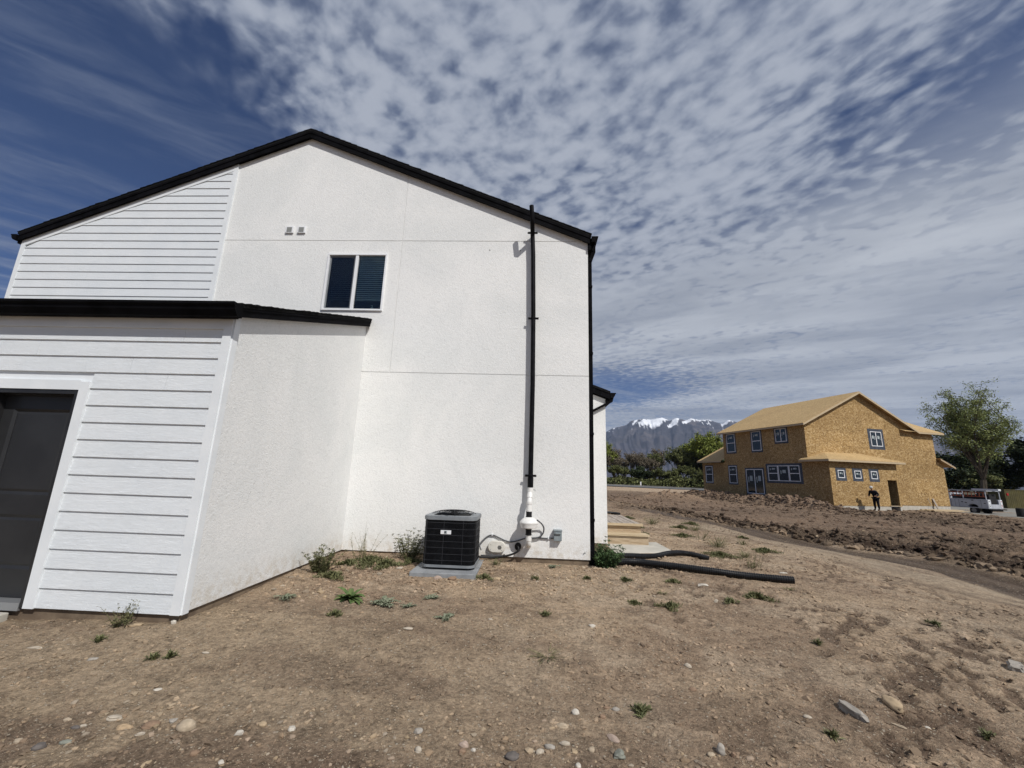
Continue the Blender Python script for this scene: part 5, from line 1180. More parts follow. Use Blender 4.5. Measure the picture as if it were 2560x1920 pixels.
# ---------------------------------------------------------------- weeds
def leaf_strip(vs, fs, p0, d, length, width, curl=.3, seg=4, lobes=0, rnd=random):
    d = Vector(d).normalized(); side = d.cross(Vector((0, 0, 1)))
    if side.length < .05: side = Vector((1, 0, 0))
    side.normalize(); p = Vector(p0); base = len(vs); dd = d.copy()
    for i in range(seg+1):
        t = i/seg; wd = width*(math.sin(math.pi*min(1, t*.85+.12))**.8)
        if lobes and i % 2 == 1: wd *= .45
        fold = Vector((0, 0, 1))*wd*.25
        vs += [tuple(p-side*wd/2+fold), tuple(p), tuple(p+side*wd/2+fold)]
        p = p+dd*length/seg; dd = (dd-Vector((0, 0, curl/seg))).normalized()
    for i in range(seg):
        a = base+i*3
        fs += [(a, a+1, a+4, a+3), (a+1, a+2, a+5, a+4)]
def plant(name, x, y, label, kind, size=1.0, seed=0, group=None, cat='weed', z=None):
    rn = random.Random(seed); e = empty(name, (x, y, (gz(x, y) if z is None else z)-.005), rn.random()*6, label, cat, group)
    vs, fs = [], []; stem = MB()
    if kind == 'rosette':      # broad leaves from the centre
        for k in range(22):
            a = k*2.4; el = .15+.9*rn.random(); leaf_strip(vs, fs, (0, 0, .005), (math.cos(a), math.sin(a), el), size*(.45+.55*rn.random()), size*.26, .9, 5, 0)
        m_ = 'rosette'
    elif kind == 'thistle':
        for k in range(9):
            a = k*2.4+rn.random()*.9; p = Vector((rn.uniform(-.1, .1)*size, rn.uniform(-.1, .1)*size, .012)); L_ = size*(.3+.7*rn.random()); bend = rn.uniform(-1.1, 1.1); n_ = 9
            for j in range(n_):
                t_ = j/n_; aa = a+bend*t_; d_ = Vector((math.cos(aa), math.sin(aa), .30*(1-2*t_))); wd = size*.15*math.sin(math.pi*min(1, t_*.9+.15))
                for sg in (-1, 1):
                    sd2 = Vector((-math.sin(aa)*sg, math.cos(aa)*sg, 0)); leaf_strip(vs, fs, p, (sd2.x+d_.x*.7, sd2.y+d_.y*.7, rn.uniform(0, .9)), wd*(.8+.6*rn.random()), wd*.7, .8, 2)
                leaf_strip(vs, fs, p, d_, L_/n_*1.3, wd*.5, .1, 1); p = p+d_*L_/n_; p.z = max(p.z, .004)
        m_ = 'thistle'
    elif kind == 'tuft':       # low matted clump of tiny leaves
        n = int((600 if size > .19 else 330)*size/.15)
        for k in range(min(n, 4500)):
            a = rn.random()*6.28; r_ = size*rn.random()**.75*(.65+.45*math.sin(a*3+seed)); leaf_strip(vs, fs, (r_*math.cos(a), r_*math.sin(a)*.8, rn.random()*(.015+(.22 if size > .15 else .10)*max(0, size-r_))), (rn.uniform(-1, 1), rn.uniform(-1, 1), rn.uniform(.1, 1.3)), .018+.040*rn.random(), .007+.010*rn.random(), .5, 2)
        m_ = 'weed'
    elif kind == 'grass':
        for k in range(int(46*size/.15)):
            a = rn.random()*6.28; r_ = size*.35*rn.random(); leaf_strip(vs, fs, (r_*math.cos(a), r_*math.sin(a), 0), (math.cos(a+rn.uniform(-.8, .8))*.8, math.sin(a)*.8, .5+rn.random()), size*(.45+.65*rn.random()), .007, 1.0, 4)
        m_ = 'weed'
    elif kind in ('bush', 'spindly', 'fern'):
        ns = {'bush': 38, 'spindly': 14, 'fern': 46}[kind]
        for k in range(ns):
            a = rn.random()*6.28; r_ = size*.35*rn.random(); lean = rn.uniform(.1, .75) if kind != 'fern' else rn.uniform(.2, 1.1)
            h_ = size*(.45+.55*rn.random())*(1.0 if kind != 'fern' else .85); p = Vector((r_*math.cos(a), r_*math.sin(a), 0)); d = Vector((math.cos(a)*lean, math.sin(a)*lean, 1)).normalized(); pts = [p]
            for j in range(6): p = p+d*h_/6; d = (d+Vector((rn.uniform(-.16, .16), rn.uniform(-.16, .16), 0.02))).normalized(); pts.append(p)
            stem.tube(pts, [.0028, .0026, .0024, .002, .0018, .0014, .001], 4, False)
            for j in range(1, 7):
                for q in range({'bush': 7, 'spindly': 4, 'fern': 9}[kind]):
                    b2 = rn.random()*6.28; pp = pts[j]+Vector((rn.uniform(-.01, .01),)*3)
                    ln = {'bush': .022+.03*rn.random(), 'spindly': .010+.014*rn.random(), 'fern': .03+.04*rn.random()}[kind]
                    if kind == 'spindly' and j < 3: ln *= 2
                    leaf_strip(vs, fs, pp, (math.cos(b2), math.sin(b2), rn.uniform(-.1, .9)), ln, ln*{'bush': .36, 'spindly': .4, 'fern': .42}[kind], .5, 3 if kind == 'fern' else 2, 1 if kind == 'fern' else 0)
        m_ = 'fern' if kind == 'fern' else ('weed' if kind == 'bush' else 'weeddull')
    elif kind == 'dry':
        for k in range(60):
            a = rn.random()*6.28; leaf_strip(vs, fs, (size*.3*rn.random()*math.cos(a), size*.3*rn.random()*math.sin(a), 0), (math.cos(a), math.sin(a), rn.uniform(.1, .6)), size*(.3+.7*rn.random()), .007, .4, 3)
        m_ = 'weeddull'
    f = MB(); f.v = vs; f.f = fs
    f.build('leaves', m_, e, world=False)
    if stem.v: stem.build('stems', 'stem', e, world=False)
    return e
G1_ = 'small weeds dotted over the yard'
plant('shrub_weed', -2.90, 6.02, 'bushy green weed against the side wall of the wing', 'bush', .36, 1)
plant('weed_patch', -2.62, 5.82, 'low grey-green weed mat beside the bushy weed at the wing wall', 'tuft', .24, 2)
plant('shrub_weed', -2.62, 6.95, 'tall feathery weed in the inner corner of the two white walls', 'spindly', .58, 3)
plant('weed_patch', -2.45, 6.72, 'wide green weed patch spreading from the inner wall corner', 'tuft', .40, 4); 
plant('weed_patch', -2.16, 6.62, 'low green weed mat between the wall corner and the cooling unit', 'tuft', .30, 5)
plant('weed_patch', -2.75, 6.62, 'small green weed mat tight in the wall corner', 'tuft', .22, 55)
plant('shrub_weed', -1.92, 7.12, 'leafy green weed standing left of the black cooling unit', 'bush', .48, 6)
plant('weed_patch', -1.86, 6.92, 'weed mat at the left foot of the cooling unit', 'tuft', .20, 7)
plant('feathery_weed', 1.28, 7.42, 'dense dark green feathery weed at the corner of the white house', 'fern', .34, 8, None, 'weed')
plant('feathery_weed', 1.22, 7.78, 'second feathery green weed behind the first at the house corner', 'fern', .52, 9, None, 'weed')
plant('rosette_weed', -2.04, 5.08, 'broad-leaved bright green weed rosette in open dirt', 'rosette', .235, 10)
plant('thistle', -1.60, 4.99, 'largest grey-green prickly thistle flat on the dirt', 'thistle', .30, 11, None, 'thistle')
plant('thistle', -1.32, 4.98, 'prickly thistle touching the right side of the largest one', 'thistle', .17, 12, None, 'thistle')
plant('thistle', -1.15, 5.33, 'grey-green thistle in front of the grey pad', 'thistle', .20, 13, None, 'thistle')
plant('thistle', -.86, 4.70, 'pale thistle nearest the middle of the dirt', 'thistle', .19, 14, None, 'thistle')
plant('thistle', -2.72, 4.93, 'dark flat thistle leaf cluster nearest the wing wall', 'thistle', .22, 15, None, 'thistle')
plant('dry_weed', -1.97, 4.56, 'dry olive weed tuft in front of the green rosette', 'tuft', .10, 16)
plant('spindly_weed', -3.72, 3.98, 'thin bare-stemmed weed in front of the lower siding', 'spindly', .23, 17)
plant('dry_weed', .176, 4.05, 'brown dry weed clump in the middle of the dirt', 'dry', .17, 18)
plant('weed_patch', .80, 3.33, 'mossy green weed patch in the near right foreground', 'tuft', .085, 19)
plant('weed_patch', -.62, 6.30, 'thin green weeds between the grey pad and the wall', 'tuft', .17, 20)
plant('thistle', .40, 7.22, 'flat thistle against the foundation below the socket box', 'thistle', .20, 21, None, 'thistle')
plant('grass_tuft', -.52, 7.02, 'green grassy weed below the ivory exhaust terminal', 'grass', .16, 22)
wk = [(4.42, 15.9, 'grass', .42), (5.17, 15.1, 'tuft', .40), (4.87, 12.55, 'spindly', .5), (4.6, 10.9, 'grass', .38), (4.0, 9.4, 'tuft', .42), (5.45, 10.4, 'tuft', .34), (5.64, 11.8, 'grass', .22), (4.13, 8.32, 'spindly', .34), (1.44, 6.66, 'tuft', .12), (2.17, 6.78, 'tuft', .15), (1.31, 5.59, 'tuft', .10), (1.73, 5.57, 'tuft', .19), (3.11, 6.23, 'tuft', .22), (2.63, 5.96, 'tuft', .13), (1.81, 6.12, 'dry', .1), (4.44, 12.86, 'tuft', .4), (5.5, 14.7, 'grass', .3), (3.5, 14.6, 'tuft', .4), (6.0, 16.4, 'tuft', .4), (3.2, 12.3, 'tuft', .24), (4.6, 9.6, 'grass', .25), (6.3, 13.2, 'tuft', .2), (3.9, 17.4, 'tuft', .4), (-3.58, 3.68, 'tuft', .05), (-2.94, 3.52, 'tuft', .045), (-2.83, 3.55, 'tuft', .045), (.86, 6.6, 'tuft', .07), (.2, 4.98, 'tuft', .06), (.1, 6.35, 'tuft', .06), (2.9, 4.7, 'tuft', .05), (3.1, 3.35, 'tuft', .05), (2.0, 3.2, 'tuft', .04), (4.9, 5.7, 'tuft', .09), (3.9, 6.9, 'dry', .12)]
nm = dict(grass=('grass_tuft', 'spiky green grass-like weed on the sandy yard'), tuft=('weed_patch', 'small low green weed tuft on the sandy yard'), spindly=('spindly_weed', 'upright thin dry weed on the sandy yard'), dry=('dry_weed', 'little dry brown weed on the sandy yard'))
for i, (x, y, k, s_) in enumerate(wk):
    plant(nm[k][0], x, y, nm[k][1], k, s_, 200+i, nm[k][1].replace('weed', 'weeds').replace('tuft', 'tufts'))

# ---------------------------------------------------------------- person
def skin_body(name, pts, edges, m, parent, root=0, sub=1):
    me = bpy.data.meshes.new(name); me.from_pydata([p[:3] for p in pts], edges, [])
    o = bpy.data.objects.new(name, me); scene.collection.objects.link(o); o.parent = parent
    md = o.modifiers.new('skin', 'SKIN'); md.use_smooth_shade = True
    for i, p in enumerate(pts):
        r_ = p[3] if isinstance(p[3], tuple) else (p[3], p[3]); me.skin_vertices[0].data[i].radius = r_
    me.skin_vertices[0].data[root].use_root = True
    ss = o.modifiers.new('sub', 'SUBSURF'); ss.levels = sub; ss.render_levels = sub
    me.materials.append(M[m]); return o
pst = (3.0, -OB-.80); pw_ = OI @ Vector((pst[0], pst[1], 0)); pzg = gz(pw_.x, pw_.y)
pzg = -.44
man = empty('person', (pw_.x, pw_.y, pzg), R(205), 'worker in dark clothes and a pale cap bending forward beside the strand board wall', 'person')
# local +X = facing direction; the body leans forward from the hips
BP = [(0, 0, .92, (.15, .125)), (.07, 0, 1.10, (.135, .12)), (.19, 0, 1.30, (.16, .13)), (.27, 0, 1.42, (.15, .10)), (.325, 0, 1.50, .055), (.37, 0, 1.545, .055), (.405, 0, 1.60, .088), (.43, 0, 1.655, .095), (.42, 0, 1.71, .07),
      (0, .10, .86, .10), (.03, .12, .50, .070), (-.02, .13, .10, .048), (.10, .13, .035, .040), (.17, .13, .03, .035),
      (0, -.10, .86, .10), (.01, -.12, .50, .070), (-.05, -.14, .10, .048), (.07, -.15, .035, .040), (.14, -.15, .03, .035),
      (.25, .20, 1.38, .065), (.16, .30, 1.14, .050), (.36, .26, 1.05, .036), (.43, .24, 1.05, .030),
      (.25, -.20, 1.38, .065), (.12, -.32, 1.16, .050), (.32, -.27, 1.02, .036), (.39, -.25, 1.02, .030)]
BE = [(0, 1), (1, 2), (2, 3), (3, 4), (4, 5), (5, 6), (6, 7), (7, 8), (0, 9), (9, 10), (10, 11), (11, 12), (12, 13), (0, 14), (14, 15), (15, 16), (16, 17), (17, 18), (3, 19), (19, 20), (20, 21), (21, 22), (3, 23), (23, 24), (24, 25), (25, 26)]
HB = {6, 7, 8, 4, 5, 22, 26}
skin_body('body', [p if i in HB else (*p[:3], tuple(q*.78 for q in p[3]) if isinstance(p[3], tuple) else p[3]*.72) for i, p in enumerate(BP)], BE, 'skin', man)
def grow(i, f): p = BP[i]; r_ = p[3]; return (*p[:3], tuple(q*f+.012 for q in r_) if isinstance(r_, tuple) else r_*f+.012)
ids = [0, 1, 2, 3, 4, 19, 20, 21, 23, 24, 25]; mp = {k: i for i, k in enumerate(ids)}
skin_body('jacket', [grow(i, 1.06) for i in ids], [(mp[a], mp[c]) for a, c in BE if a in mp and c in mp], 'navy', man)
ids = [0, 9, 10, 11, 14, 15, 16]; mp = {k: i for i, k in enumerate(ids)}
skin_body('trousers', [grow(i, 1.10) for i in ids], [(mp[a], mp[c]) for a, c in BE if a in mp and c in mp], 'jeans', man)
for base_ in ((11, 12, 13), (16, 17, 18)): skin_body('boot', [grow(i, 1.1) for i in base_], [(0, 1), (1, 2)], 'boot', man)
b = MB(); b.lathe((.405, 0, 1.665), [(.112, -.01), (.114, .02), (.105, .07), (.07, .105), (.02, .118)], 18); cp = b.build('cap', 'capgrey', man, world=False, smooth=True)
b = MB(); b.prism([(.42, -.075), (.53, -.068), (.56, 0), (.53, .068), (.42, .075)], lambda u, v, d: (u, v, d-(u-.42)*.35), 1.655, 1.668); b.build('cap_brim', 'capgrey', cp, world=False)
for base_, sg in ((22, 1), (26, -1)):
    hx, hy, hz = BP[base_][:3]
    pts = [(hx, hy, hz, .028), (hx+.055, hy, hz+.0, (.034, .018))]; ed = [(0, 1)]
    for k in range(4):
        yo = (k-1.5)*.019; L_ = (.058, .068, .062, .048)[k]; i0 = len(pts)
        pts += [(hx+.075, hy+yo, hz, .009), (hx+.075+L_*.55, hy+yo*1.2, hz-.006, .0085), (hx+.075+L_, hy+yo*1.25, hz-.026, .007)]; ed += [(1, i0), (i0, i0+1), (i0+1, i0+2)]
    i0 = len(pts); pts += [(hx+.03, hy-sg*.035, hz+.01, .011), (hx+.065, hy-sg*.055, hz+.006, .009)]; ed += [(0, i0), (i0, i0+1)]
    skin_body('hand', pts, ed, 'skin', man, 0, 1)
b = MB(); b.add([(.512, -.012, 1.615), (.512, .012, 1.615), (.535, 0, 1.60), (.508, 0, 1.645), (.50, 0, 1.595)], [(0, 2, 3), (1, 3, 2), (0, 4, 2), (1, 2, 4)]); b.build('nose', 'skin', man, world=False)

# ---------------------------------------------------------------- lumber, leaning board
rn = random.Random(11)
lp = OI @ Vector((11.9, -1.0, 0)); lzg = gz(lp.x, lp.y)
LB = [('topmost board of the low lumber pile by the unfinished house', 0), ('second board of the lumber pile, skewed slightly', 1), ('third board down in the lumber pile', 2)]
k = 0
for lay, nb in ((0, 4), (1, 3), (2, 2)):
    for j in range(nb):
        L_ = 3.4+.8*rn.random(); ang = rn.uniform(-.10, .06); sx0 = rn.uniform(-.4, .4)
        e = MB(); e.box((-L_/2, -.07, 0), (L_/2, .07, .042)); o = e.build('board', 'lumber')
        p = OI @ Vector((11.9+sx0, -1.0+(j-nb/2)*.19, 0)); o.location = (p.x, p.y, max(lzg, -.66)+.06+lay*.05); o.rotation_euler = (0, 0, OPSI+ang)
        lab = {0: 'pale lumber board on the bottom layer of the low pile by the unfinished house', 1: 'pale lumber board in the middle layer of the low pile by the unfinished house', 2: 'pale lumber board on the top layer of the low pile by the unfinished house'}[lay]
        tag(o, lab, 'board', 'boards in the low pile, layer %s' % ('bottom', 'middle', 'top')[lay]); k += 1
e = MB(); e.add([(12.55, -.35, -.45), (12.72, -.35, -.45), (12.72, -.30, -.45), (12.55, -.30, -.45), (12.45, -.05, .62), (12.62, -.05, .62), (12.62, -.01, .62), (12.45, -.01, .62)], [(0, 3, 2, 1), (4, 5, 6, 7), (0, 1, 5, 4), (1, 2, 6, 5), (2, 3, 7, 6), (3, 0, 4, 7)])
o = e.build('plank', 'deck'); o.location = osb.location; o.rotation_euler = (0, 0, OPSI); tag(o, 'dark plank leaning against the strand board wall', 'plank')
e = MB(); e.tube([(12.05, -.3, -.45), (12.0, -.03, .62)], .015, 6); o = e.build('rod', 'metal'); o.location = osb.location; o.rotation_euler = (0, 0, OPSI); tag(o, 'thin rod leaning left of the dark plank', 'rod')

# ---------------------------------------------------------------- service truck
TZ = -1.2
trk = empty('service_truck', (47.17, 46.35, TZ), R(-76), 'white service truck with tool lockers and a ladder rack parked past the house corner', 'truck')
# local: +x = towards the rear, +y = vehicle right side seen from behind; origin = rear left ground corner ; side facing camera is y=0
b = MB()
b.box((-3.1, 0.0, .62), (-.02, 1.98, .70)); 
for y0, y1 in ((0, .48), (1.52, 2.0)):
    prof = [(-3.1, .62), (-1.72, .62), (-1.68, .80), (-1.52, .96), (-1.25, 1.02), (-.98, .96), (-.82, .80), (-.78, .62), (0, .62), (0, 1.52), (-3.1, 1.52)]
    # wheel arch cut: split into convex-ish pieces
    b.box((-3.1, y0, .60), (-1.70, y1, 1.52)); b.box((-.80, y0, .60), (0, y1, 1.52)); b.box((-1.70, y0, 1.02), (-.80, y1, 1.52))
    b.prism([(-1.70, .60), (-1.70, 1.02), (-1.25, 1.02), (-1.52, .96), (-1.66, .82)], lambda u, v, d: (u, d, v), y0, y1); b.prism([(-.80, .60), (-.84, .82), (-.98, .96), (-1.25, 1.02), (-.80, 1.02)], lambda u, v, d: (u, d, v), y0, y1)
b.box((-.04, .48, .62), (-.001, 1.52, 1.05)); b.box((-3.1, .48, .70), (-3.05, 1.52, 1.52)); b.build('utility_body', 'truck', trk, world=False, bevel=.02)
b = MB()
cab = [(-3.16, .62), (-3.16, 2.02), (-3.30, 2.12), (-4.5, 2.12), (-5.1, 1.42), (-6.3, 1.25), (-6.4, .62)]
b.prism([(-3.16, .60), (-6.35, .60), (-6.35, 1.22), (-3.16, 1.36)], lambda u, v, d: (u, d, v), .02, 1.98); b.prism([(-3.16, 1.361), (-5.05, 1.28), (-4.45, 2.10), (-3.16, 2.10)], lambda u, v, d: (u, d, v), .10, 1.90); b.build('cab', 'truck', trk, world=False, bevel=.04)
b = MB(); b.box((-3.155, .35, 1.45), (-3.148, 1.65, 1.95)); b.prism([(-3.35, 1.42), (-4.75, 1.42), (-4.38, 1.98), (-3.35, 1.98)], lambda u, v, d: (u, d, v), .085, .099); b.build('cab_window', 'glassdark', trk, world=False)
b = MB()
for x in (-2.75, -2.42, -.55): b.box((x, -.004, .66), (x+.018, -.0005, 1.46))
b.box((-2.9, -.004, 1.44), (-.2, -.0005, 1.455)); b.build('locker_seam', 'tyre', trk, world=False)
for x, z in ((-2.2, 1.14), (-1.9, 1.10), (-.32, 1.10), (-1.3, 1.36)):
    b = MB(); b.box((x, -.025, z), (x+.16, -.0005, z+.07)); b.build('latch', 'tyre', trk, world=False)
for y in (.02, 1.72):
    b = MB(); b.lathe((-1.25, y, .38), [(.20, 0), (.37, .01), (.39, .04), (.39, .22), (.37, .25), (.2, .26)], 24, 'y'); wh = b.build('wheel', 'tyre', trk, world=False, smooth=True)
    b = MB(); b.lathe((-1.25, y-.006 if y < 1 else y+.262, .38), [(.21, 0), (.20, .02), (.08, .03)] if y < 1 else [(.08, -.03), (.2, -.02), (.21, 0)], 18, 'y'); b.build('rim', 'rim', wh, world=False)
for y in (.02, 1.72):
    b = MB(); b.lathe((-5.2, y, .38), [(.20, 0), (.37, .01), (.39, .04), (.39, .22), (.37, .25), (.2, .26)], 24, 'y'); b.build('wheel', 'tyre', trk, world=False, smooth=True)
b = MB(); b.box((.001, 0.02, .50), (.28, 1.98, .60)); b.box((.05, .3, .36), (.12, 1.7, .50)); b.build('bumper', 'tyre', trk, world=False)
for y0 in (.05, 1.70):
    b = MB(); b.box((.001, y0, .72), (.03, y0+.25, 1.50)); lpn = b.build('rear_panel', 'white', trk, world=False)
    for z in (.80, .95, 1.30):
        b = MB(); b.box((.031, y0+.07, z), (.04, y0+.18, z+.09)); b.build('lamp', 'tyre' if y0 < 1 else 'tred', lpn, world=False)
b = MB()
for x in (-.1, -2.0, -3.6):
    for y in (.06, 1.94): b.box((x-.03, y-.03, 1.52 if x > -3 else 2.1), (x+.03, y+.03, 2.36))
    b.box((x-.03, .06, 2.36), (x+.03, 1.94, 2.42))
for y in (.04, 1.92): b.box((-5.0, y, 2.36), (.05, y+.05, 2.44))
b.build('ladder_rack', 'truck', trk, world=False)
b = MB(); b.box((-2.9, .52, .72), (-1.3, 1.48, 1.95)); b.box((-1.2, .52, .72), (-.10, 1.48, 2.05)); b.build('dark_bed_fill', 'tyre', trk, world=False, bevel=.03)  # dark boxes added so the see-through bed looks dark inside
ld = empty('ladder', tuple(wmat(trk) @ Vector((-2.4, .12, 1.75))), R(-76), 'reddish brown ladder stowed along the side of the truck rack', 'ladder')
b = MB(); b.box((-1.0, 0, 0), (2.2, .06, .08)); b.build('rail', 'ladder', ld, world=False)
b = MB(); b.box((-1.0, 0, .42), (2.2, .06, .50)); b.build('rail', 'ladder', ld, world=False)
b = MB()
for k in range(10): b.box((-.85+k*.32, .01, .08), (-.80+k*.32, .05, .42))
b.build('rung', 'ladder', ld, world=False)
b = MB(); b.box((-1.5, .2, 0), (.7, .55, .16)); tb = b.build('roof_tube', 'white'); tb.location = wmat(trk) @ Vector((-.3, .9, 2.45)); tb.rotation_euler = (0, 0, R(-76)); tag(tb, 'long white carrier box on top of the truck rack', 'carrier')
# container and a dark object at the picture's edge
ct = empty('shipping_container', (66.2, 62.6, -1.15), R(18), 'olive shipping container at the right edge by the dark trees', 'container')
b = MB()
nn = 60
pts = []
for k in range(nn+1):
    u = k/nn*6.0; pts.append((u, (.0 if (k//2) % 2 == 0 else .04)))
vs = [(u, v, .15) for u, v in pts]+[(u, v, 2.45) for u, v in pts]; b.add(vs, [(i, i+1, i+nn+2, i+nn+1) for i in range(nn)])
b.box((.02, .05, .12), (6.0, 2.4, 2.48)); b.build('wall', 'contain', ct, world=False)
b = MB()
for u in (0, 5.88):
    b.box((u-.02, -.03, 0), (u+.12, .10, 2.6))
b.box((.1, -.03, 2.46), (5.88, .08, 2.59)); b.box((.1, -.03, .0), (5.88, .08, .15)); b.build('frame', 'contain', ct, world=False)
b = MB(); b.box((.35, -.045, 1.75), (.75, -.031, 2.1)); b.build('placard', 'tred', ct, world=False)
b = MB(); b.lathe((0, 0, 0), [(.28, 0), (.30, .05), (.30, .75), (.28, .82), (.2, .84)], 16); o = b.build('dark_object', 'tyre', smooth=True); o.location = (46.9, 43.3, -1.14); tag(o, 'unidentified dark wheel-like object at the right edge in front of the container', 'dark_object')  # drum shape stands in for an unidentified dark object
# white marker post by the far road
b = MB(); b.box((-.12, -.08, 0), (.12, .08, .75)); b.box((-.16, -.1, .75), (.16, .1, .85)); o = b.build('utility_pedestal', 'white'); o.location = (25.9, 101, -.35); tag(o, 'small white utility pedestal beside the far road', 'pedestal')

# ---------------------------------------------------------------- trees
def tree_mesh(seed, H, spread, nleaf, leaf, trunk_r, levels=4, first=.22, up=.55, droop=0.0, crown_fill=1.0, wide=1.0):
    rn = random.Random(seed); br = MB(); tips = []
    def grow_(p, d, L, r_, lev):
        n = 4; pts = [p]; q = p.copy(); dd = d.copy(); rad = [r_]
        for i in range(n):
            dd = (dd+Vector((rn.uniform(-1, 1), rn.uniform(-1, 1), rn.uniform(-.4, .6)))*.12).normalized(); q = q+dd*L/n; pts.append(q.copy()); rad.append(r_*(1-.42*(i+1)/n))
        br.tube(pts, rad, 6 if lev < 2 else 4, False)
        if lev >= levels-1: tips.extend(pts[1:])
        if lev < levels:
            k = rn.choice((2, 3, 3)) if lev > 0 else 5
            for j in range(k):
                a = rn.random()*6.28 if lev > 0 else j*6.28/k+rn.uniform(-.3, .3); sp = spread*(.6+.6*rn.random())
                ax = Vector((math.cos(a), math.sin(a), 0)); nd = (dd*(1-.25*sp)+ax*sp+Vector((0, 0, up*.35))).normalized()
                src = pts[rn.choice((2, 3, 4))] if lev > 0 else pts[rn.choice((3, 4))]
                grow_(src, nd, L*(.62+.22*rn.random()), rad[-1]*.72, lev+1)
            if lev == 0: grow_(pts[-1], dd, L*.8, rad[-1]*.9, lev+1)
    grow_(Vector((0, 0, -.3)), Vector((rn.uniform(-.05, .05), rn.uniform(-.05, .05), 1)).normalized(), H*first*1.25, trunk_r, 0)
    T_ = np.array([tuple(t) for t in tips]); T_[:, :2] *= wide; zmax = T_[:, 2].max(); sc_ = H/zmax
    rs = np.random.RandomState(seed); ix = rs.randint(0, len(T_), nleaf); c_ = T_[ix]*sc_+rs.normal(size=(nleaf, 3))*np.array((.32, .32, .26))*H*.055*crown_fill
    a_ = rs.normal(size=(nleaf, 3)); a_ /= np.linalg.norm(a_, axis=1)[:, None]; b_ = rs.normal(size=(nleaf, 3)); b_ -= a_*(a_*b_).sum(1)[:, None]; b_ /= np.linalg.norm(b_, axis=1)[:, None]
    s_ = leaf*(.5+rs.rand(nleaf, 1)); s2 = s_*.55
    V_ = np.stack([c_-a_*s_, c_-b_*s2, c_+a_*s_, c_+b_*s2], 1).reshape(-1, 3); F_ = np.arange(nleaf*4).reshape(-1, 4)
    br.v = [(v[0]*sc_*wide, v[1]*sc_*wide, v[2]*sc_) for v in br.v]
    return br, V_, F_
def make_tree(name, args, leafm, label, x, y, z, rot=0.0, group=None, cat='tree'):
    br, V_, F_ = tree_mesh(*args[0], **args[1]); e = empty(name, (x, y, z), rot, label, cat, group)
    br.build('trunk', 'bark', e, world=False, smooth=True); np_mesh('crown', V_, F_, leafm, parent=e)
    return e
def dome_tree(seed, H, zc, rx, rz_, nleaf, leaf, trunk_r):
    rn = random.Random(seed); br = MB(); tips = []
    def inside(sc):
        while True:
            p = Vector((rn.uniform(-1, 1), rn.uniform(-1, 1), rn.uniform(-1, 1)))
            if p.length < 1: break
        k = 1+.14*math.sin(3.1*math.atan2(p.y, p.x)+1)+.10*math.sin(5*math.atan2(p.y, p.x))
        return Vector((p.x*rx*k*sc, p.y*rx*k*sc, zc+p.z*rz_*sc))
    def arc(a, c, r0, r1, sag, seg=5):
        m_ = (a+c)/2+Vector((rn.uniform(-1, 1), rn.uniform(-1, 1), 0))*(c-a).length*.08+Vector((0, 0, sag))*(c-a).length
        pts = [a*(1-t)**2+m_*2*t*(1-t)+c*t*t for t in [i/5 for i in range(6)]]; br.tube(pts, [r0+(r1-r0)*i/5 for i in range(6)], seg, False); return pts
    fork = Vector((-.15, 0, H*.24)); br.tube([(0.35, 0, -.3), (.22, 0, .6), (.05, 0, H*.12), fork], [trunk_r*1.25, trunk_r, trunk_r*.88, trunk_r*.8], 8, False)
    for i in range(9):
        a = i*2.399; q = Vector((math.cos(a)*rx*rn.uniform(.25, .62), math.sin(a)*rx*rn.uniform(.25, .62), zc+rz_*rn.uniform(-.35, .55)))
        limb = arc(fork+Vector((0, 0, rn.uniform(-.5, .8))), q, trunk_r*.42, trunk_r*.15, .02, 6)
        for j in range(9):
            src = limb[rn.choice((2, 3, 4, 5))]; best = min((inside(1) for _ in range(6)), key=lambda p: (p-src).length-.5*(p.z-src.z)); sub = arc(src, best, trunk_r*.13, trunk_r*.045, .05, 4); tips.extend(sub[3:])
            for k in range(8):
                s2 = sub[rn.choice((2, 3, 4, 5))]; d = Vector((rn.gauss(0, 1), rn.gauss(0, 1), rn.gauss(.3, .8))).normalized(); e_ = s2+d*rn.uniform(.6, 1.5)+Vector((0, 0, -.15)); tw = arc(s2, e_, trunk_r*.04, .008, .06, 3); tips.extend(tw[1:])
    T_ = np.array([tuple(t) for t in tips]); rs = np.random.RandomState(seed); ix = rs.randint(0, len(T_), nleaf); c_ = T_[ix]+rs.normal(size=(nleaf, 3))*.20
    a_ = rs.normal(size=(nleaf, 3)); a_ /= np.linalg.norm(a_, axis=1)[:, None]; b_ = rs.normal(size=(nleaf, 3)); b_ -= a_*(a_*b_).sum(1)[:, None]; b_ /= np.linalg.norm(b_, axis=1)[:, None]; s_ = leaf*(.5+rs.rand(nleaf, 1))
    return br, np.stack([c_-a_*s_, c_-b_*s_*.5, c_+a_*s_, c_+b_*s_*.5], 1).reshape(-1, 3), np.arange(nleaf*4).reshape(-1, 4)
br, V_, F_ = dome_tree(4, 14.9, 10.2, 4.8, 4.4, 31000, .08, .32)
el = empty('elm_tree', (50.1, 49.4, -1.2), 2.2, 'tall round-crowned spring tree behind the service truck', 'tree'); br.build('trunk', 'bark', el, world=False, smooth=True); np_mesh('crown', V_, F_, 'leafspring', parent=el)
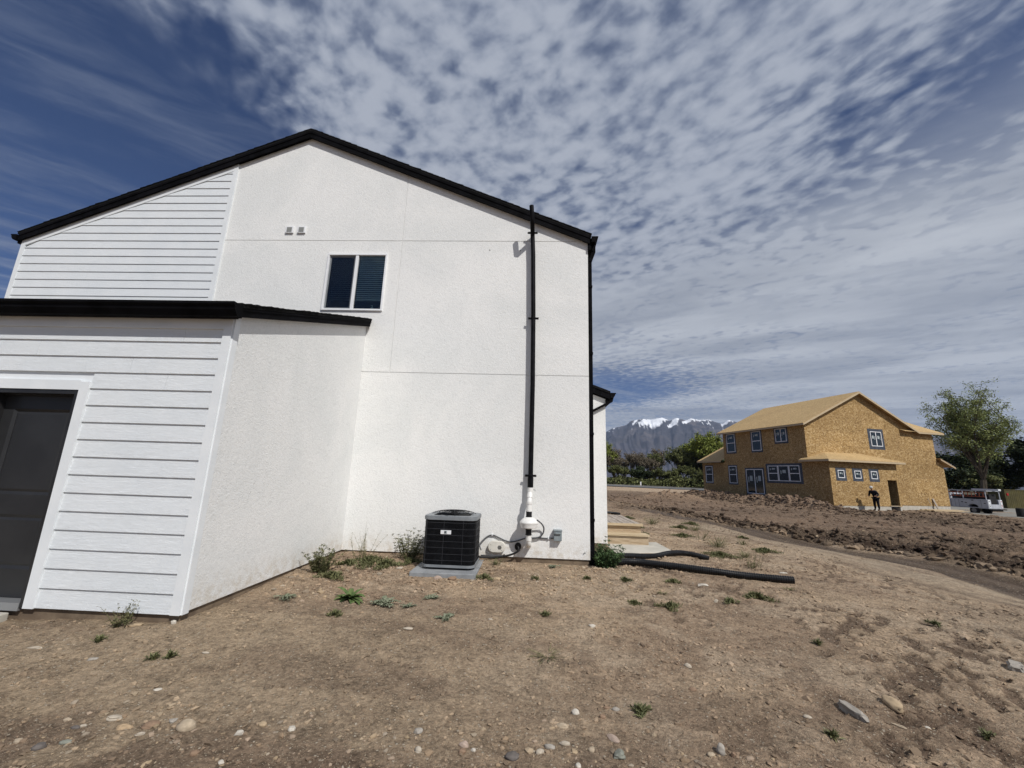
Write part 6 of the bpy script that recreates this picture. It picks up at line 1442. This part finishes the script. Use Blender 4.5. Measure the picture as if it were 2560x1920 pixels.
# far tree line
protos = {}
TG = 'far line of trees beyond the road'
kinds = {
 'bare': ((('bare_tree', ((61, 10, .42, 7000, .12, .16), dict(levels=5, first=.16, up=.6, crown_fill=1.1)), 'leafbrown'), ('bare_tree', ((62, 9, .5, 7000, .12, .15), dict(levels=5, first=.14, up=.5, crown_fill=1.2)), 'leafbrown')), 'greyish brown tree with hardly any leaves in the far tree line'),
 'dull': ((('leafing_tree', ((63, 10, .55, 9000, .17, .2), dict(levels=5, first=.12, up=.4, crown_fill=1.3)), 'leafdull'), ('leafing_tree', ((64, 9, .6, 9000, .17, .2), dict(levels=5, first=.10, up=.3, crown_fill=1.4)), 'leafdull')), 'dull olive tree in the far tree line'),
 'dark': ((('dark_tree', ((65, 9, .6, 8000, .22, .2), dict(levels=4, first=.10, up=.4, crown_fill=1.7)), 'leafdark'), ('dark_tree', ((66, 8, .65, 8000, .22, .2), dict(levels=4, first=.08, up=.4, crown_fill=1.9)), 'leafdark')), 'dark green bushy tree in the far tree line'),
 'yel': ((('willow_tree', ((67, 14, .6, 26000, .20, .35), dict(levels=5, first=.12, up=.45, crown_fill=1.35)), 'leafyel'),), 'yellow-green tree in the far tree line'),
}
def place_tree(kind, v, x, y, z, s_, rot, label=None, group=TG, sx_=1.0):
    key = (kind, v)
    if key not in protos:
        nm_, ar, lm = kinds[kind][0][v]; o = make_tree(nm_, ar, lm, kinds[kind][1], 0, 0, 0); protos[key] = o; first = True
    else: o = copy_tree(protos[key])
    o.location = (x, y, z); o.scale = (s_*sx_, s_*sx_, s_); o.rotation_euler = (0, 0, rot)
    if label: o['label'] = label; 
    else: o['label'] = kinds[kind][1]
    if group: o['group'] = (group if group != TG and False else group)+' '+{'bare': '(bare)', 'dull': '(olive)', 'dark': '(dark)', 'yel': '(yellow-green)'}[kind]
    elif 'group' in o: del o['group']
    return o
rt = random.Random(21)
for i in range(36):
    x = -24+i*2.2+rt.uniform(-.8, .8); y = 127-.17*x+rt.uniform(-4, 7)
    k = rt.choice(('bare', 'dull', 'bare', 'bare', 'dull')); place_tree(k, rt.randint(0, 1), x, y, -.6, rt.uniform(.85, 1.12), rt.random()*6)
for i in range(26):
    x = -18+i*2.9+rt.uniform(-.8, .8); y = 120-.17*x+rt.uniform(-1, 2); place_tree(rt.choice(('dull', 'dull', 'dark')), rt.randint(0, 1), x, y, -.7, rt.uniform(.42, .66), rt.random()*6, sx_=1.25)
place_tree('yel', 0, 21.3, 124, -.6, .86, 1.0, 'yellow-green tree just right of the white house in the distance', None)
place_tree('yel', 0, 46.3, 117, -.8, 1.07, 2.1, 'large yellow-green tree rising behind the left end of the unfinished house', None, 1.05)
place_tree('yel', 0, 51.5, 118, -.8, 1.04, 4.0, 'yellow-green tree half hidden behind the unfinished house roof', None, 1.05)
place_tree('dark', 0, 46.5, 112, -.8, .95, .4, 'dark bushy tree below the large yellow-green tree', None, 1.3)
for i, (x, y, s_) in enumerate(((66, 70, .62), (69.5, 68, .66), (73, 71, .7), (64, 75, .72), (78, 74, .78), (60, 72, .6), (57.5, 77, .75), (54, 70, .55))):
    place_tree('dull' if i in (1, 3, 5, 6, 7) else 'dark', i % 2, x, y, -1.2, s_, i*1.3, 'dull olive bushy tree behind the service truck' if i in (1, 3, 5, 6, 7) else 'dark green bushy tree behind the service truck', 'bushes behind the truck', 1.35)
for i, (x, y, s_, l_) in enumerate(((77.5, 68, 1.22, 'tall near-black dense tree above the olive container'), (83, 70, 1.3, 'near-black dense tree furthest right behind the container'), (73.5, 71.5, .98, 'near-black dense tree left of the container top'))):
    place_tree('dark', i % 2, x, y, -1.2, s_, i*2.0, l_, None, 1.25)

# undergrowth: one tangled mass nobody could count
rs = np.random.RandomState(8); n = 42000; u = rs.rand(n); x = -28+u*84; y = 122-.17*x+rs.normal(size=n)*3.0
hh = (1.0+2.6*fbm(x, y*.3, .22, 3, 77))*rs.rand(n)**.8; c_ = np.stack([x, y, -.7+hh], -1)
a_ = rs.normal(size=(n, 3)); a_ /= np.linalg.norm(a_, axis=1)[:, None]; b_ = rs.normal(size=(n, 3)); b_ -= a_*(a_*b_).sum(1)[:, None]; b_ /= np.linalg.norm(b_, axis=1)[:, None]; s_ = .22*(.5+rs.rand(n, 1))
tag(np_mesh('undergrowth', np.stack([c_-a_*s_, c_-b_*s_*.6, c_+a_*s_, c_+b_*s_*.6], 1).reshape(-1, 3), np.arange(n*4).reshape(-1, 4), 'leafdull'), 'tangled brush along the foot of the far tree line', 'undergrowth', kind='stuff')

# ---------------------------------------------------------------- mountains
az = np.radians(np.concatenate([np.arange(-75, 5, 1.0), np.arange(5, 55, .10), np.arange(55, 85, 1.0)]))
sp_az = [-75, -30, -5, 3, 8, 10.13, 10.95, 12.8, 13.37, 14.8, 15.96, 17.27, 18.23, 19.14, 20.23, 20.82, 21.67, 22.8, 23.75, 24.3, 24.7, 25.06, 25.6, 27, 30, 36, 41, 42.9, 43.6, 44.4, 45.4, 46.8, 47.5, 48.3, 50, 60, 85]
sp_el = [2.0, 2.2, 3.0, 4.2, 5.4, 5.91, 6.41, 6.82, 7.35, 7.66, 7.53, 7.79, 7.34, 7.68, 7.39, 7.65, 7.39, 7.44, 7.04, 6.85, 7.05, 7.3, 7.1, 6.6, 6.0, 5.2, 4.9, 4.77, 4.72, 4.55, 4.55, 4.72, 4.45, 3.95, 3.3, 2.4, 2.0]
rad = np.concatenate([np.linspace(5200, 8500, 90), np.linspace(8560, 11000, 14)])
AZ, RR_ = np.meshgrid(az, rad); Hh = np.interp(np.degrees(AZ), sp_az, sp_el)
ridge = 8500*np.tan(np.radians(Hh)); s_ = np.clip((RR_-5200)/3300, 0, 1); back = np.clip((RR_-8500)/2500, 0, 1)
X_, Y_ = RR_*np.sin(AZ), RR_*np.cos(AZ)
gul = fbm(np.degrees(AZ)*1.35+2.2*fbm(X_, Y_, .0007, 3, 5), RR_*.00045, 1.0, 5, 9, .55, True)-.5
fine_ = fbm(X_, Y_, .0028, 5, 15, .6, True)-.5
Z_ = ridge*(s_**1.35)+gul*100*np.sin(np.pi*np.clip(s_, 0, 1))**.7+(fbm(X_, Y_, .0009, 5, 19, .55, True)-.5)*330*np.sin(np.pi*np.clip(s_, 0, 1))+fine_*45*np.clip(s_*1.2, 0, 1)*(1-.55*sstep(s_, .94, 1.0))
Z_ = Z_*(1-back*.55)-3*(1-s_)
azd = np.degrees(AZ); alt = s_+ (fbm(X_, Y_, .0016, 5, 25, .6)-.5)*.20
snow = np.zeros_like(s_)
for c_, w_, lo in ((14.1, .20, .92), (16.0, .85, .90), (17.3, .75, .875), (19.1, .50, .90), (20.8, .50, .90), (21.9, .95, .955), (25.0, .5, .95), (11.3, .2, .95)):
    snow = np.maximum(snow, np.exp(-((azd-c_+(1-s_)*6)/w_)**2)*sstep(alt, lo-.035, lo+.045))
snow = sstep(snow*1.2+gul*.5+(fbm(X_, Y_, .0035, 5, 29, .6)-.5)*.7+(fbm(np.degrees(AZ)*4.5-(1-s_)*9, s_*9, 1.0, 4, 39, .6)-.5)*1.6, .34, .58)*sstep(s_, .80, .88)
rock = np.array((.070, .066, .080)); forest = np.array((.046, .044, .048)); pale_ = np.array((.125, .108, .105))
c_ = np.ones(s_.shape+(3,))*rock; f_m = sstep(fbm(X_, Y_, .0011, 5, 33), .48, .60)[..., None]; c_ = c_*(1-f_m*.75)+forest*f_m*.75
p_m = (sstep(fbm(X_, Y_, .0032, 5, 37), .54, .66)*sstep(s_, .35, .8))[..., None]; c_ = c_*(1-p_m*.7)+pale_*p_m*.7
c_ = c_*(1-snow[..., None])+np.array((.90, .92, .95))*snow[..., None]
nv, nu = AZ.shape; idx = np.arange(nv*nu).reshape(nv, nu)
F_ = np.stack([idx[:-1, :-1], idx[:-1, 1:], idx[1:, 1:], idx[1:, :-1]], -1).reshape(-1, 4)[:, ::-1]
tag(np_mesh('mountains', np.stack([X_, Y_, Z_], -1).reshape(-1, 3), F_, 'mountain', col=np.concatenate([c_, np.ones(s_.shape+(1,))], -1).reshape(-1, 4), smooth=True), kind='structure')

# ---------------------------------------------------------------- haze
b = MB(); b.box((-14500, -6000, -20), (14500, 12500, 1290)); hz = b.build('haze', 'room')
mh = bpy.data.materials.new('haze_air'); mh.use_nodes = True; t = NT(mh.node_tree); t.n.clear()
o_ = t.new('ShaderNodeOutputMaterial'); pvn = t.new('ShaderNodeVolumePrincipled'); pvn.inputs['Color'].default_value = (.55, .70, .98, 1); pvn.inputs['Density'].default_value = 5.0e-5; pvn.inputs['Anisotropy'].default_value = .2
t.l.new(pvn.outputs[0], o_.inputs['Volume']); hz.data.materials.clear(); hz.data.materials.append(mh); tag(hz, 'thin bluish haze in the valley air', 'haze', kind='stuff')
